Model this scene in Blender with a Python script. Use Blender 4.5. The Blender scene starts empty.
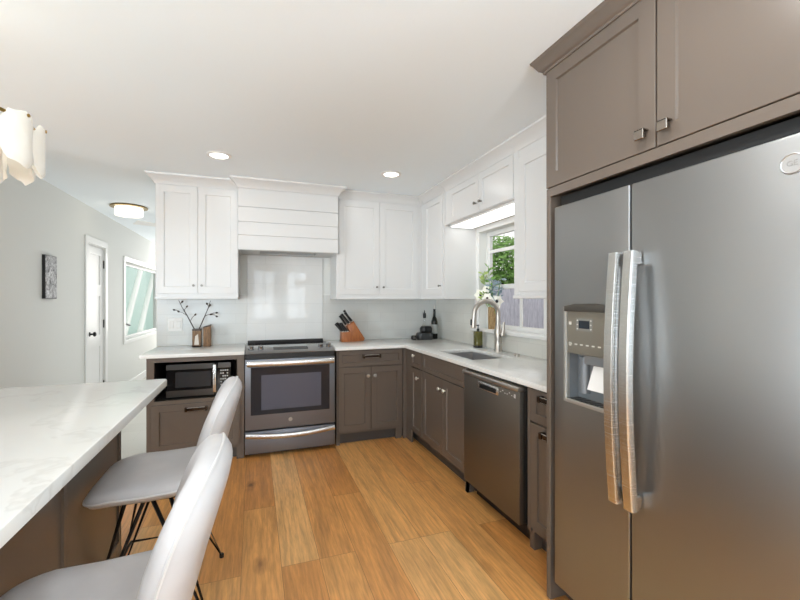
import bpy, bmesh, math, random
from mathutils import Vector, Matrix
random.seed(7)
PI = math.pi
SC = bpy.context.scene
COL = SC.collection

# ------------------------------------------------------------------ camera, world, daylight, exposure
cam = bpy.data.cameras.new('camera'); co = bpy.data.objects.new('camera', cam); COL.objects.link(co)
co.location = (0, 0, 1.346); co.rotation_euler = (PI / 2, 0, -0.3465)
cam.sensor_width = 36; cam.lens = 18.18; cam.clip_start = 0.02; cam.shift_y = 0.0005
SC.camera = co

w = bpy.data.worlds.new('sky'); SC.world = w; w.use_nodes = True
bg = w.node_tree.nodes['Background']; bg.inputs[0].default_value = (1.0, 0.99, 0.97, 1); bg.inputs[1].default_value = 1.05

def area(name, loc, rot, sx, sy, power, color=(1, 1, 1), portal=False):
    l = bpy.data.lights.new(name, 'AREA'); l.shape = 'RECTANGLE'; l.size = sx; l.size_y = sy
    l.energy = power; l.color = color
    if portal: l.cycles.is_portal = True
    o = bpy.data.objects.new(name, l); COL.objects.link(o); o.location = loc; o.rotation_euler = rot
    return o
DAY = (0.82, 0.92, 1.0); SKYC = (0.72, 0.88, 1.0)
area('added_terrace_light', (-6.25, -1.0, 1.0), (0, -PI / 2 - 0.7, 0), 2.1, 3.4, 320, DAY)  # unseen terrace opening and lamp added for soft light from the left
area('added_side_light', (2.62, -1.6, 1.2), (0, PI / 2 + 0.7, 0), 1.3, 2.0, 70, SKYC)  # unseen side window invented to light the ceiling and the island side
area('rear_daylight_and_fill', (-1.9, -3.80, 1.2), (PI / 2 + 0.7, 0, 0), 2.6, 1.4, 125, SKYC)  # unseen large rear opening and lamp added to brighten the room
area('rear_daylight_and_fill', (0.69, -3.32, 1.5), (PI / 2, 0, 0), 1.42, 1.34, 24, DAY)
area('daylight_sink_window', (2.17, 2.9, 1.54), (0, PI / 2, 0), 0.9, 0.92, 40, portal=True)
area('added_hall_light', (-1.0, 10.1, 1.5), (-PI / 2, 0, 0), 1.2, 1.6, 32, (1, 0.97, 0.92))  # lamp in an unseen end opening, added to brighten the hall

SC.view_settings.view_transform = 'Standard'; SC.view_settings.look = 'None'
SC.view_settings.exposure = 0.25; SC.view_settings.gamma = 1.0; SC.view_settings.use_curve_mapping = False
try:
    SC.cycles.use_denoising = True; SC.cycles.max_bounces = 10; SC.cycles.diffuse_bounces = 6
    SC.cycles.sample_clamp_indirect = 6
except Exception: pass

# ------------------------------------------------------------------ materials
def S(r, g, b):
    f = lambda v: (v / 255) / 12.92 if v / 255 <= 0.04045 else ((v / 255 + 0.055) / 1.055) ** 2.4
    return (f(r), f(g), f(b), 1)
MATS = {}
def mat(name, col, rough=0.5, metal=0.0, **kw):
    if name in MATS: return MATS[name]
    m = bpy.data.materials.new(name); m.use_nodes = True
    b = m.node_tree.nodes['Principled BSDF']
    b.inputs['Base Color'].default_value = col; b.inputs['Roughness'].default_value = rough; b.inputs['Metallic'].default_value = metal
    for k, v in kw.items(): b.inputs[k.replace('_', ' ')].default_value = v
    MATS[name] = m; return m
def nodes(m): return m.node_tree.nodes, m.node_tree.links, m.node_tree.nodes['Principled BSDF']
def coords(m, scale=(1, 1, 1), rot=(0, 0, 0), loc=(0, 0, 0)):
    n, l, b = nodes(m)
    t = n.new('ShaderNodeTexCoord'); mp = n.new('ShaderNodeMapping')
    mp.inputs['Scale'].default_value = scale; mp.inputs['Rotation'].default_value = rot; mp.inputs['Location'].default_value = loc
    l.new(t.outputs['Object'], mp.inputs[0]); return mp.outputs[0]
def noise(m, vec, scale, detail=4, rough=0.55, dist=0.0):
    n, l, b = nodes(m); x = n.new('ShaderNodeTexNoise')
    x.inputs['Scale'].default_value = scale; x.inputs['Detail'].default_value = detail; x.inputs['Roughness'].default_value = rough; x.inputs['Distortion'].default_value = dist
    l.new(vec, x.inputs['Vector']); return x
def ramp(m, fac, stops):
    n, l, b = nodes(m); r = n.new('ShaderNodeValToRGB')
    while len(r.color_ramp.elements) < len(stops): r.color_ramp.elements.new(0.5)
    for e, (p, c) in zip(r.color_ramp.elements, stops): e.position = p; e.color = c
    l.new(fac, r.inputs[0]); return r.outputs[0]
def mixc(m, fac, a, bb, mode='MIX'):
    n, l, _ = nodes(m); x = n.new('ShaderNodeMix'); x.data_type = 'RGBA'; x.blend_type = mode
    for s, v in ((x.inputs[0], fac), (x.inputs[6], a), (x.inputs[7], bb)):
        if hasattr(v, 'links'): l.new(v, s)
        else: s.default_value = v
    return x.outputs[2]
def bump(m, h, strength=0.2, dist=0.01):
    n, l, b = nodes(m); x = n.new('ShaderNodeBump'); x.inputs['Strength'].default_value = strength; x.inputs['Distance'].default_value = dist
    l.new(h, x.inputs['Height']); l.new(x.outputs[0], b.inputs['Normal'])
def setc(m, out): n, l, b = nodes(m); l.new(out, b.inputs['Base Color'])
def g(v): return (v, v, v, 1)

def rough_paint(name, col, rough, amt=0.03, sc=40):
    if name in MATS: return MATS[name]
    m = mat(name, col, rough); nz = noise(m, coords(m), sc, 3); bump(m, nz.outputs[0], amt, 0.004); return m
WALL = rough_paint('wall_paint', S(222, 223, 219), 0.7, 0.05, 120)
CEIL = rough_paint('ceiling_paint', S(240, 248, 253), 0.8, 0.05, 90)
TRIM = mat('trim_white', S(230, 230, 228), 0.35)
WHITE = mat('white_cabinet_paint', S(216, 216, 215), 0.3)
BROWN = mat('brown_cabinet_paint', S(103, 92, 83), 0.27)
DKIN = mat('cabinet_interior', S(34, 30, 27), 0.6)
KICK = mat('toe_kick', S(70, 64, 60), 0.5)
BLACK = mat('black_plastic', S(20, 20, 21), 0.35)
BGLASS = mat('black_glass', S(14, 14, 16), 0.06)
OVGLASS = mat('oven_glass_reflection', S(86, 88, 102), 0.22, Specular_IOR_Level=0.35)  # lighter lavender paints in the reflection on the oven window
DOORGL = mat('oven_door_glass', S(30, 32, 40), 0.12, Specular_IOR_Level=0.3)
NICKEL = mat('brushed_nickel', S(222, 218, 211), 0.28, 1.0)
BRMET = mat('black_metal', S(22, 22, 24), 0.4, 0.6)
GREYP = mat('grey_plastic', S(120, 118, 112), 0.45)
WPLAST = mat('white_plastic', S(240, 240, 238), 0.4)
BRASS = mat('aged_brass', S(150, 125, 70), 0.3, 1.0)
RUB = mat('seal_and_gap_shade', S(12, 12, 13), 0.6)
def brushed(name, col, rough, sc=(2, 2, 400)):
    m = mat(name, col, rough, 1.0); nz = noise(m, coords(m, sc), 3, 3)
    n, l, b = nodes(m); mr = n.new('ShaderNodeMapRange'); mr.inputs[3].default_value = rough - 0.05; mr.inputs[4].default_value = rough + 0.08
    l.new(nz.outputs[0], mr.inputs[0]); l.new(mr.outputs[0], b.inputs['Roughness']); return m
STEEL = brushed('fridge_slate_steel', S(150, 151, 151), 0.36); STEEL.node_tree.nodes['Principled BSDF'].inputs['Metallic'].default_value = 0.95
RSTEEL = brushed('range_steel', S(134, 136, 143), 0.40); RSTEEL.node_tree.nodes['Principled BSDF'].inputs['Metallic'].default_value = 0.75
DWSTEEL = brushed('dishwasher_slate', S(128, 123, 116), 0.45)
HSTEEL = brushed('handle_steel', S(216, 216, 215), 0.24)
SINKS = brushed('sink_steel', S(190, 190, 192), 0.45, (60, 60, 60))

def quartz():
    m = mat('white_quartz', S(226, 226, 223), 0.18); v = coords(m)
    wn = noise(m, v, 1.6, 5, 0.6); n, l, b = nodes(m)
    mx = n.new('ShaderNodeVectorMath'); mx.operation = 'ADD'; l.new(v, mx.inputs[0]); l.new(wn.outputs['Color'], mx.inputs[1])
    nz = noise(m, mx.outputs[0], 2.3, 3, 0.5)
    vein = ramp(m, nz.outputs[0], [(0.475, g(0)), (0.5, g(1)), (0.525, g(0))])
    cl = noise(m, v, 3.0, 2); fac = n.new('ShaderNodeMath'); fac.operation = 'MULTIPLY'; l.new(vein, fac.inputs[0]); l.new(cl.outputs[0], fac.inputs[1])
    f2 = n.new('ShaderNodeMath'); f2.operation = 'MULTIPLY'; f2.inputs[1].default_value = 0.35; l.new(fac.outputs[0], f2.inputs[0])
    setc(m, mixc(m, f2.outputs[0], S(226, 226, 223), S(178, 174, 168))); return m
QUARTZ = quartz()

def oak():
    m = mat('oak_planks', S(200, 150, 95), 0.3); n, l, b = nodes(m)
    v = coords(m, (1, 1, 1), (0, 0, PI / 2), (0.37, 0.06, 0))
    br = n.new('ShaderNodeTexBrick'); br.offset = 0.37; br.offset_frequency = 3; br.squash = 1
    br.inputs['Scale'].default_value = 1; br.inputs['Brick Width'].default_value = 1.75; br.inputs['Row Height'].default_value = 0.19
    br.inputs['Mortar Size'].default_value = 0.0011; br.inputs['Mortar Smooth'].default_value = 0.3; br.inputs['Bias'].default_value = 0
    br.inputs['Color1'].default_value = g(0); br.inputs['Color2'].default_value = g(1); br.inputs['Mortar'].default_value = g(0.5)
    l.new(v, br.inputs['Vector'])
    plank = ramp(m, br.outputs['Color'], [(0.0, S(202, 138, 74)), (0.35, S(218, 155, 88)), (0.65, S(224, 164, 96)), (1.0, S(234, 182, 118))])
    # per-plank offset so grain does not run across joints
    off = n.new('ShaderNodeVectorMath'); off.operation = 'MULTIPLY_ADD'; l.new(br.outputs['Color'], off.inputs[0])
    off.inputs[1].default_value = (13.7, 7.1, 3.3); l.new(v, off.inputs[2])
    st = n.new('ShaderNodeMapping'); st.inputs['Scale'].default_value = (1.3, 13, 1); l.new(off.outputs[0], st.inputs[0])
    nz = noise(m, st.outputs[0], 1.2, 5, 0.6, 1.4)
    wv = n.new('ShaderNodeTexWave'); wv.bands_direction = 'Y'; wv.inputs['Scale'].default_value = 0.8; wv.inputs['Distortion'].default_value = 14
    wv.inputs['Detail'].default_value = 3; wv.inputs['Detail Scale'].default_value = 0.9; l.new(st.outputs[0], wv.inputs['Vector'])
    fine = noise(m, st.outputs[0], 9, 4, 0.6)
    gr = ramp(m, wv.outputs['Fac'], [(0.0, g(0.62)), (0.30, g(0.95)), (1.0, g(1.08))])
    gr2 = ramp(m, nz.outputs[0], [(0.28, g(0.78)), (0.55, g(1.0)), (0.75, g(1.1))])
    gr3 = ramp(m, fine.outputs[0], [(0.35, g(0.86)), (0.65, g(1.08))])
    st3 = n.new('ShaderNodeMapping'); st3.inputs['Scale'].default_value = (0.9, 7, 1); l.new(off.outputs[0], st3.inputs[0])
    big = noise(m, st3.outputs[0], 1.0, 3, 0.5, 2.0); gr5 = ramp(m, big.outputs[0], [(0.32, g(0.76)), (0.5, g(1.0)), (0.7, g(1.10))])
    st2 = n.new('ShaderNodeMapping'); st2.inputs['Scale'].default_value = (5, 85, 1); l.new(off.outputs[0], st2.inputs[0])
    pore = noise(m, st2.outputs[0], 1.0, 3, 0.6, 0.6); gr4 = ramp(m, pore.outputs[0], [(0.36, g(0.74)), (0.5, g(1.0)), (0.7, g(1.05))])
    c = mixc(m, 0.22, plank, gr, 'MULTIPLY'); c = mixc(m, 0.8, c, gr2, 'MULTIPLY'); c = mixc(m, 0.8, c, gr3, 'MULTIPLY'); c = mixc(m, 0.55, c, gr4, 'MULTIPLY'); c = mixc(m, 0.8, c, gr5, 'MULTIPLY')
    kn = n.new('ShaderNodeTexVoronoi'); kn.inputs['Scale'].default_value = 1.0; kn.inputs['Randomness'].default_value = 1
    km = n.new('ShaderNodeMapping'); km.inputs['Scale'].default_value = (2.2, 4.6, 1); l.new(v, km.inputs[0])
    kw = noise(m, v, 18, 2); ka = n.new('ShaderNodeVectorMath'); ka.operation = 'MULTIPLY_ADD'; l.new(kw.outputs['Color'], ka.inputs[0]); ka.inputs[1].default_value = (0.12, 0.12, 0); l.new(km.outputs[0], ka.inputs[2])
    l.new(ka.outputs[0], kn.inputs['Vector'])
    kf = ramp(m, kn.outputs['Distance'], [(0.04, g(0.9)), (0.10, g(0.4)), (0.2, g(0))])
    kgate = noise(m, v, 1.3, 1); kg = ramp(m, kgate.outputs[0], [(0.44, g(0)), (0.50, g(1))])
    kk = mixc(m, 1.0, kf, kg, 'MULTIPLY')
    c = mixc(m, kk, c, S(92, 55, 26))
    c = mixc(m, br.outputs['Fac'], c, S(120, 80, 44))
    setc(m, c)
    rr = ramp(m, nz.outputs[0], [(0.2, g(0.27)), (0.8, g(0.40))]); l.new(rr, b.inputs['Roughness'])
    bump(m, fine.outputs[0], 0.08, 0.002)
    return m
OAK = oak()

def tile(name, bw, rh, col, rough, plane):
    m = mat(name, col, rough); n, l, b = nodes(m)
    rot = (PI / 2, 0, 0) if plane == 'Y' else (PI / 2, 0, PI / 2)
    t = n.new('ShaderNodeTexCoord'); sp = n.new('ShaderNodeSeparateXYZ'); cb = n.new('ShaderNodeCombineXYZ')
    l.new(t.outputs['Object'], sp.inputs[0]); l.new(sp.outputs[0 if plane == 'Y' else 1], cb.inputs[0]); l.new(sp.outputs[2 if plane != 'Z' else 1], cb.inputs[1])
    if plane == 'Z': l.new(sp.outputs[0], cb.inputs[0]); l.new(sp.outputs[1], cb.inputs[1])
    br = n.new('ShaderNodeTexBrick'); br.inputs['Scale'].default_value = 1; br.inputs['Brick Width'].default_value = bw; br.inputs['Row Height'].default_value = rh
    br.inputs['Mortar Size'].default_value = 0.0012; br.inputs['Mortar Smooth'].default_value = 0.5
    c = col; d = tuple(min(1, x * 1.05) for x in col[:3]) + (1,)
    br.inputs['Color1'].default_value = c; br.inputs['Color2'].default_value = d; br.inputs['Mortar'].default_value = tuple(x * 0.84 for x in col[:3]) + (1,)
    l.new(cb.outputs[0], br.inputs['Vector']); setc(m, br.outputs['Color'])
    wav = noise(m, t.outputs['Object'], 5, 2)
    inv = n.new('ShaderNodeMath'); inv.operation = 'MULTIPLY_ADD'; l.new(br.outputs['Fac'], inv.inputs[0]); inv.inputs[1].default_value = -0.4; l.new(wav.outputs[0], inv.inputs[2])
    bump(m, inv.outputs[0], 0.12, 0.004)
    return m
TILE_B = tile('glossy_wall_tile_back', 0.30, 0.10, S(206, 206, 202), 0.2, 'Y')
TILE_R = tile('glossy_wall_tile_side', 0.30, 0.10, S(212, 211, 204), 0.1, 'X')
TILE_P = tile('glossy_wall_tile_range', 0.40, 0.20, S(222, 222, 220), 0.05, 'Y')

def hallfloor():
    m = tile('pale_tile_floor', 0.6, 0.3, S(206, 203, 194), 0.25, 'Z'); return m  # even pale slabs with slightly darker joints
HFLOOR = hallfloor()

def fabric():
    m = mat('grey_leatherette', S(178, 174, 172), 0.42); v = coords(m)
    nz = noise(m, v, 260, 2); bump(m, nz.outputs[0], 0.08, 0.002)
    n2 = noise(m, v, 7, 3); setc(m, ramp(m, n2.outputs[0], [(0.3, S(184, 182, 183)), (0.7, S(195, 193, 194))])); return m
FAB = fabric(); PIPE = mat('piping_light', S(205, 203, 202), 0.4)

def wood(name, dark, light, sc=(3, 3, 0.6), rough=0.5):
    m = mat(name, light, rough); v = coords(m, tuple(14 * s for s in sc)); nz = noise(m, v, 1.5, 4, 0.6, 0.8)
    setc(m, ramp(m, nz.outputs[0], [(0.3, dark), (0.7, light)])); return m
BLOCKW = wood('knife_block_wood', S(134, 74, 34), S(172, 104, 54), (2, 2, 0.4), 0.4)
VASEW = wood('rustic_wood', S(84, 60, 40), S(150, 114, 80), (5, 5, 0.8), 0.6)
POTW = wood('birch_vase_wood', S(120, 88, 50), S(196, 166, 118), (6, 6, 1.2), 0.6)
BARK = wood('bark', S(48, 36, 30), S(86, 70, 60))
FENCE = wood('weathered_fence', S(158, 157, 172), S(200, 198, 210), (1, 1, 0.2), 0.8)
LEAF = mat('leaf_green', S(124, 166, 84), 0.5); LEAF2 = mat('leaf_pale_green', S(168, 190, 110), 0.5); LEAFB = mat('leaf_grey_blue', S(140, 158, 168), 0.55)
PETAL = mat('white_petal', S(245, 243, 232), 0.5); BERRY = mat('dark_centre', S(40, 30, 34), 0.5)

def emis(name, col, st):
    m = mat(name, col, 0.5); b = m.node_tree.nodes['Principled BSDF']
    b.inputs['Emission Color'].default_value = col; b.inputs['Emission Strength'].default_value = st; return m
LENS = emis('lamp_lens', (1, 0.97, 0.92, 1), 4.0)
DRUM = emis('lamp_drum', (1, 0.93, 0.80, 1), 1.6)
PETGL = emis('cast_glass_petal', (0.80, 0.77, 0.70, 1), 0.07)
BULB = emis('bulb_glow', (1, 0.88, 0.66, 1), 4.0)
LEDM = emis('led_lit_underside', (1, 0.99, 0.96, 1), 1.6)
DISP = emis('display_glow', S(150, 190, 200), 0.15)
GLASS = mat('window_glass', (1, 1, 1, 1), 0.0, 0.0, Transmission_Weight=1.0, IOR=1.01)
CLEAR = mat('clear_glass', (0.96, 0.98, 0.97, 1), 0.03, 0.0, Transmission_Weight=1.0, IOR=1.2)
OLIVE = mat('olive_bottle', S(106, 102, 44), 0.12, 0.0, Transmission_Weight=0.35)
WINE = mat('dark_bottle_glass', S(18, 20, 17), 0.08)

# ------------------------------------------------------------------ mesh building
OFF = {}
class MB:
    def __init__(s): s.bm = bmesh.new()
    def face(s, pts):
        vs = [s.bm.verts.new(p) for p in pts]; return s.bm.faces.new(vs)
    def box(s, x0, x1, y0, y1, z0, z1, bev=0.0, seg=1):
        if x0 > x1: x0, x1 = x1, x0
        if y0 > y1: y0, y1 = y1, y0
        if z0 > z1: z0, z1 = z1, z0
        c = [(x0, y0, z0), (x1, y0, z0), (x1, y1, z0), (x0, y1, z0), (x0, y0, z1), (x1, y0, z1), (x1, y1, z1), (x0, y1, z1)]
        v = [s.bm.verts.new(p) for p in c]
        fs = [s.bm.faces.new([v[i] for i in q]) for q in ((3, 2, 1, 0), (4, 5, 6, 7), (0, 1, 5, 4), (1, 2, 6, 5), (2, 3, 7, 6), (3, 0, 4, 7))]
        if bev > 0:
            es = list({e for f in fs for e in f.edges})
            bmesh.ops.bevel(s.bm, geom=es, offset=min(bev, 0.45 * min(x1 - x0, y1 - y0, z1 - z0)), segments=seg, affect='EDGES', profile=0.5)
        return s
    def pbox(s, pl, a0, a1, b0, b1, f0, f1, bev=0.0, seg=1):   # a slab on a wall-parallel plane ('Y' or 'X'), depth f0..f1
        return s.box(a0, a1, f0, f1, b0, b1, bev, seg) if pl == 'Y' else s.box(f0, f1, a0, a1, b0, b1, bev, seg)
    def hexa(s, c8):
        v = [s.bm.verts.new(p) for p in c8]
        for q in ((3, 2, 1, 0), (4, 5, 6, 7), (0, 1, 5, 4), (1, 2, 6, 5), (2, 3, 7, 6), (3, 0, 4, 7)): s.bm.faces.new([v[i] for i in q])
        return s
    def grid_slab(s, us, vs, holes, c0, c1, axes='xyz', bev=0.0):  # slab with rectangular holes {(i,j)}; axes: which world axis is u, v, depth
        idx = ['xyz'.index(a) for a in axes]
        vert = {}
        def V(i, j, k):
            if (i, j, k) not in vert:
                p = [0, 0, 0]; p[idx[0]] = us[i]; p[idx[1]] = vs[j]; p[idx[2]] = (c0, c1)[k]
                vert[i, j, k] = s.bm.verts.new(p)
            return vert[i, j, k]
        nu, nv = len(us) - 1, len(vs) - 1
        solid = lambda i, j: 0 <= i < nu and 0 <= j < nv and (i, j) not in holes
        fs = []
        for i in range(nu):
            for j in range(nv):
                if not solid(i, j): continue
                for k in (0, 1): fs.append(s.bm.faces.new([V(i, j, k), V(i + 1, j, k), V(i + 1, j + 1, k), V(i, j + 1, k)]))
                for (di, dj, a, b) in ((-1, 0, (i, j), (i, j + 1)), (1, 0, (i + 1, j), (i + 1, j + 1)), (0, -1, (i, j), (i + 1, j)), (0, 1, (i, j + 1), (i + 1, j + 1))):
                    if not solid(i + di, j + dj): fs.append(s.bm.faces.new([V(*a, 0), V(*b, 0), V(*b, 1), V(*a, 1)]))
        bmesh.ops.recalc_face_normals(s.bm, faces=fs)
        if bev:
            es = [e for e in {e for f in fs for e in f.edges} if len(e.link_faces) == 2 and e.calc_face_angle() > 1]
            bmesh.ops.bevel(s.bm, geom=es, offset=bev, segments=2, affect='EDGES', profile=0.5)
        return s
    def shaker(s, pl, a0, a1, b0, b1, f, rail=0.057, t=0.02, rec=0.009, sl=0.004):   # framed door whose front lies at depth f
        P = (lambda a, b, c: (a, c, b)) if pl == 'Y' else (lambda a, b, c: (c, a, b))
        e = 0.0015
        def ring(d, c): return [s.bm.verts.new(P(*q, c)) for q in ((a0 + d, b0 + d), (a1 - d, b0 + d), (a1 - d, b1 - d), (a0 + d, b1 - d))]
        rs = [ring(0, f + t), ring(0, f + e), ring(e, f), ring(rail, f), ring(rail + sl, f + rec)]
        s.bm.faces.new(rs[0])
        for r0, r1 in zip(rs, rs[1:]):
            for i in range(4): s.bm.faces.new([r0[i], r0[(i + 1) % 4], r1[(i + 1) % 4], r1[i]])
        s.bm.faces.new(rs[-1]); return s
    def lathe(s, prof, base, axis=(0, 0, 1), seg=24):
        ax = Vector(axis).normalized(); up = Vector((0, 0, 1)) if abs(ax.z) < 0.9 else Vector((1, 0, 0))
        u = ax.cross(up).normalized(); v = ax.cross(u); base = Vector(base); rings = []
        for r, h in prof:
            c = base + ax * h
            rings.append([s.bm.verts.new(c)] if r < 1e-6 else [s.bm.verts.new(c + (u * math.cos(2 * PI * k / seg) + v * math.sin(2 * PI * k / seg)) * r) for k in range(seg)])
        for A, B in zip(rings, rings[1:]):
            for k in range(seg):
                q = [A[k % len(A)], A[(k + 1) % len(A)], B[(k + 1) % len(B)], B[k % len(B)]]
                q = list(dict.fromkeys(q))
                if len(q) > 2: s.bm.faces.new(q)
        for R in (rings[0], rings[-1]):
            if len(R) > 2: s.bm.faces.new(R)
        return s
    def tube(s, path, r, seg=10, closed=False, flat=1.0):
        pts = [Vector(p) for p in path]; n = len(pts); rings = []
        rr = r if isinstance(r, (list, tuple)) else [r] * n
        prev = None
        for i, p in enumerate(pts):
            a = pts[(i - 1) % n] if (closed or i > 0) else p; b = pts[(i + 1) % n] if (closed or i < n - 1) else p
            t = (b - a).normalized()
            if prev is None:
                up = Vector((0, 0, 1)) if abs(t.z) < 0.9 else Vector((1, 0, 0)); u = t.cross(up).normalized()
            else:
                u = (prev - t * prev.dot(t)).normalized()
            prev = u; v = t.cross(u)
            rings.append([s.bm.verts.new(p + (u * math.cos(2 * PI * k / seg) + v * math.sin(2 * PI * k / seg) * flat) * rr[i]) for k in range(seg)])
        for i in range(n if closed else n - 1):
            A, B = rings[i], rings[(i + 1) % n]
            for k in range(seg): s.bm.faces.new([A[k], A[(k + 1) % seg], B[(k + 1) % seg], B[k]])
        if not closed: s.bm.faces.new(rings[0]); s.bm.faces.new(rings[-1])
        return s
    def sweep(s, path, prof, closed_prof=True):   # moulding: prof = [(outward offset, z)], path in plan; outward = right-hand side
        P = [Vector(p) for p in path]; rings = []
        for i, p in enumerate(P):
            ns = []
            for a, b in ((i - 1, i), (i, i + 1)):
                if 0 <= a and b < len(P):
                    d = (P[b] - P[a]).normalized(); ns.append(Vector((d.y, -d.x)))
            m = ns[0] if len(ns) == 1 else (ns[0] + ns[1]) / (1 + ns[0].dot(ns[1]))
            rings.append([s.bm.verts.new((p.x + m.x * o, p.y + m.y * o, z)) for o, z in prof])
        k = len(prof)
        for A, B in zip(rings, rings[1:]):
            for j in range(k): s.bm.faces.new([A[j], A[(j + 1) % k], B[(j + 1) % k], B[j]])
        s.bm.faces.new(rings[0]); s.bm.faces.new(rings[-1]); return s
    def prism(s, poly, ax, lo, hi, bev=0):    # polygon extruded along a world axis
        def P(p, c): return (c, p[0], p[1]) if ax == 'x' else ((p[0], c, p[1]) if ax == 'y' else (p[0], p[1], c))
        A = [s.bm.verts.new(P(p, lo)) for p in poly]; B = [s.bm.verts.new(P(p, hi)) for p in poly]
        fs = [s.bm.faces.new(A), s.bm.faces.new(B)]
        for i in range(len(poly)): fs.append(s.bm.faces.new([A[i], A[(i + 1) % len(A)], B[(i + 1) % len(A)], B[i]]))
        if bev:
            bmesh.ops.recalc_face_normals(s.bm, faces=fs)
            bmesh.ops.bevel(s.bm, geom=list({e for f in fs for e in f.edges}), offset=bev, segments=2, affect='EDGES', profile=0.5)
        return s
    def loops(s, rings, cap=True):
        R = [[s.bm.verts.new(p) for p in r] for r in rings]
        for A, B in zip(R, R[1:]):
            n = len(A)
            for k in range(n): s.bm.faces.new([A[k], A[(k + 1) % n], B[(k + 1) % n], B[k]])
        if cap: s.bm.faces.new(R[0]); s.bm.faces.new(R[-1])
        return s
    def mark(s, i):           # faces added since the last mark use material slot i
        for f in s.bm.faces:
            if not f.tag: f.material_index = i; f.tag = True
        return s
    def build(s, name, m, parent=None, angle=35):
        bmesh.ops.recalc_face_normals(s.bm, faces=s.bm.faces[:])
        off = OFF.get(parent.name, Vector()) if parent else None
        if parent is None:                       # a thing of one mesh: origin at its base
            xs = [v.co for v in s.bm.verts]
            off = Vector(((min(p.x for p in xs) + max(p.x for p in xs)) / 2, (min(p.y for p in xs) + max(p.y for p in xs)) / 2, min(p.z for p in xs)))
        bmesh.ops.translate(s.bm, verts=s.bm.verts[:], vec=-off)
        me = bpy.data.meshes.new(name); s.bm.to_mesh(me); s.bm.free()
        me.shade_smooth(); me.set_sharp_from_angle(angle=math.radians(angle))
        for q in (m if isinstance(m, (list, tuple)) else [m]): me.materials.append(q)
        o = bpy.data.objects.new(name, me); COL.objects.link(o)
        if parent: o.parent = parent
        else: o.location = off
        OFF[o.name] = off.copy()
        return o
def tag(o, label=None, cat=None, group=None, kind=None):
    for k, v in (('label', label), ('category', cat), ('group', group), ('kind', kind)):
        if v: o[k] = v
    return o
def thing(name, loc, label=None, cat=None, group=None, kind=None):
    o = bpy.data.objects.new(name, None); COL.objects.link(o); o.location = loc; o.empty_display_size = 0.1
    OFF[o.name] = Vector(loc); return tag(o, label, cat, group, kind)
def struct(o, label=None, cat=None): return tag(o, label, cat, None, 'structure')
def copy_tree(o, parent=None):
    c = o.copy(); COL.objects.link(c)
    if parent: c.parent = parent
    for ch in list(o.children): copy_tree(ch, c)
    return c
def text_mesh(txt, size, origin, u, v, name, m, parent, depth=0.001):
    cu = bpy.data.curves.new(name, 'FONT'); cu.body = txt; cu.size = size; cu.align_x = 'CENTER'; cu.align_y = 'CENTER'; cu.extrude = depth
    t = bpy.data.objects.new(name + '_source', cu); COL.objects.link(t)
    me = bpy.data.meshes.new_from_object(t.evaluated_get(bpy.context.evaluated_depsgraph_get()))
    bpy.data.objects.remove(t); u = Vector(u); v = Vector(v); n = u.cross(v); o3 = Vector(origin) - OFF[parent.name]
    for q in me.vertices: q.co = o3 + u * q.co.x + v * q.co.y + n * q.co.z
    me.materials.clear(); me.materials.append(m); me.name = name
    o = bpy.data.objects.new(name, me); COL.objects.link(o); o.parent = parent; OFF[o.name] = OFF[parent.name].copy(); return o

YW, XW, ZC = 4.33, 2.02, 2.44
CT = 0.914

# ------------------------------------------------------------------ room shell
struct(MB().box(-5.5, 2.16, -3.3, 3.66, -0.05, 0).build('floor', OAK), 'honey oak plank floor running away from the camera', 'floor')
o = bpy.data.objects['floor']
b = MB().box(-0.86, 2.16, 3.66, 4.48, -0.05, 0).build('floor_back_strip', OAK); struct(b, 'oak plank floor under the back run of cabinets', 'floor')
for q in (o, b):
    for vtx in q.data.vertices: vtx.co += q.location
    q.location = (0, 0, 0)
struct(MB().box(-1.94, -0.86, 3.66, 10.2, -0.05, 0).build('floor_hall', HFLOOR), 'pale tiled floor of the hall past the kitchen', 'floor')
struct(MB().grid_slab([-5.5, -1.94, 2.16], [-3.3, 3.34, 10.2], {(0, 1)}, ZC, ZC + 0.08).build('ceiling', CEIL), 'flat white ceiling', 'ceiling')
struct(MB().box(-0.86, 2.16, YW, YW + 0.12, 0, ZC).build('wall_back', WALL), 'kitchen back wall', 'wall')
struct(MB().grid_slab([-3.3, -2.6, -0.6, 2.44, 3.36, 4.45], [0, 0.6, 1.08, 1.99, 2.32, ZC], {(1, 1), (1, 2), (1, 3), (3, 2)}, XW, XW + 0.14, 'yzx').build('wall_right', WALL), 'side wall with the sink window', 'wall')
LX = -1.80
struct(MB().grid_slab([3.2, 5.57, 6.13, 6.99, 9.45, 10.2], [0, 0.75, 1.93, 2.01, ZC], {(1, 0), (1, 1), (1, 2), (3, 1)}, LX - 0.14, LX, 'yzx').build('wall_left', WALL), 'pale grey wall of the hall with door and window', 'wall')
struct(MB().box(-5.5, LX - 0.14, 3.2, 3.34, 0, ZC).build('wall_living', WALL))
struct(MB().grid_slab([-3.3, -2.7, 0.7, 3.34], [0, 0.1, 2.2, ZC], {(1, 1)}, -5.5, -5.38, 'yzx').build('wall_terrace', WALL))
struct(MB().grid_slab([-5.5, -3.2, -0.6, 0.0, 0.52, 0.9, 1.38, 2.16], [0, 0.72, 0.85, 2.15, 2.2, ZC], {(1, 1), (1, 2), (1, 3), (3, 2), (5, 2)}, -3.3, -3.16, 'xzy').build('wall_rear', WALL))
struct(MB().grid_slab([-1.94, -1.6, -0.4, 2.16], [0, 0.7, 2.3, ZC], {(1, 1)}, 10.06, 10.2, 'xzy').build('wall_hall_end', WALL))
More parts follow.
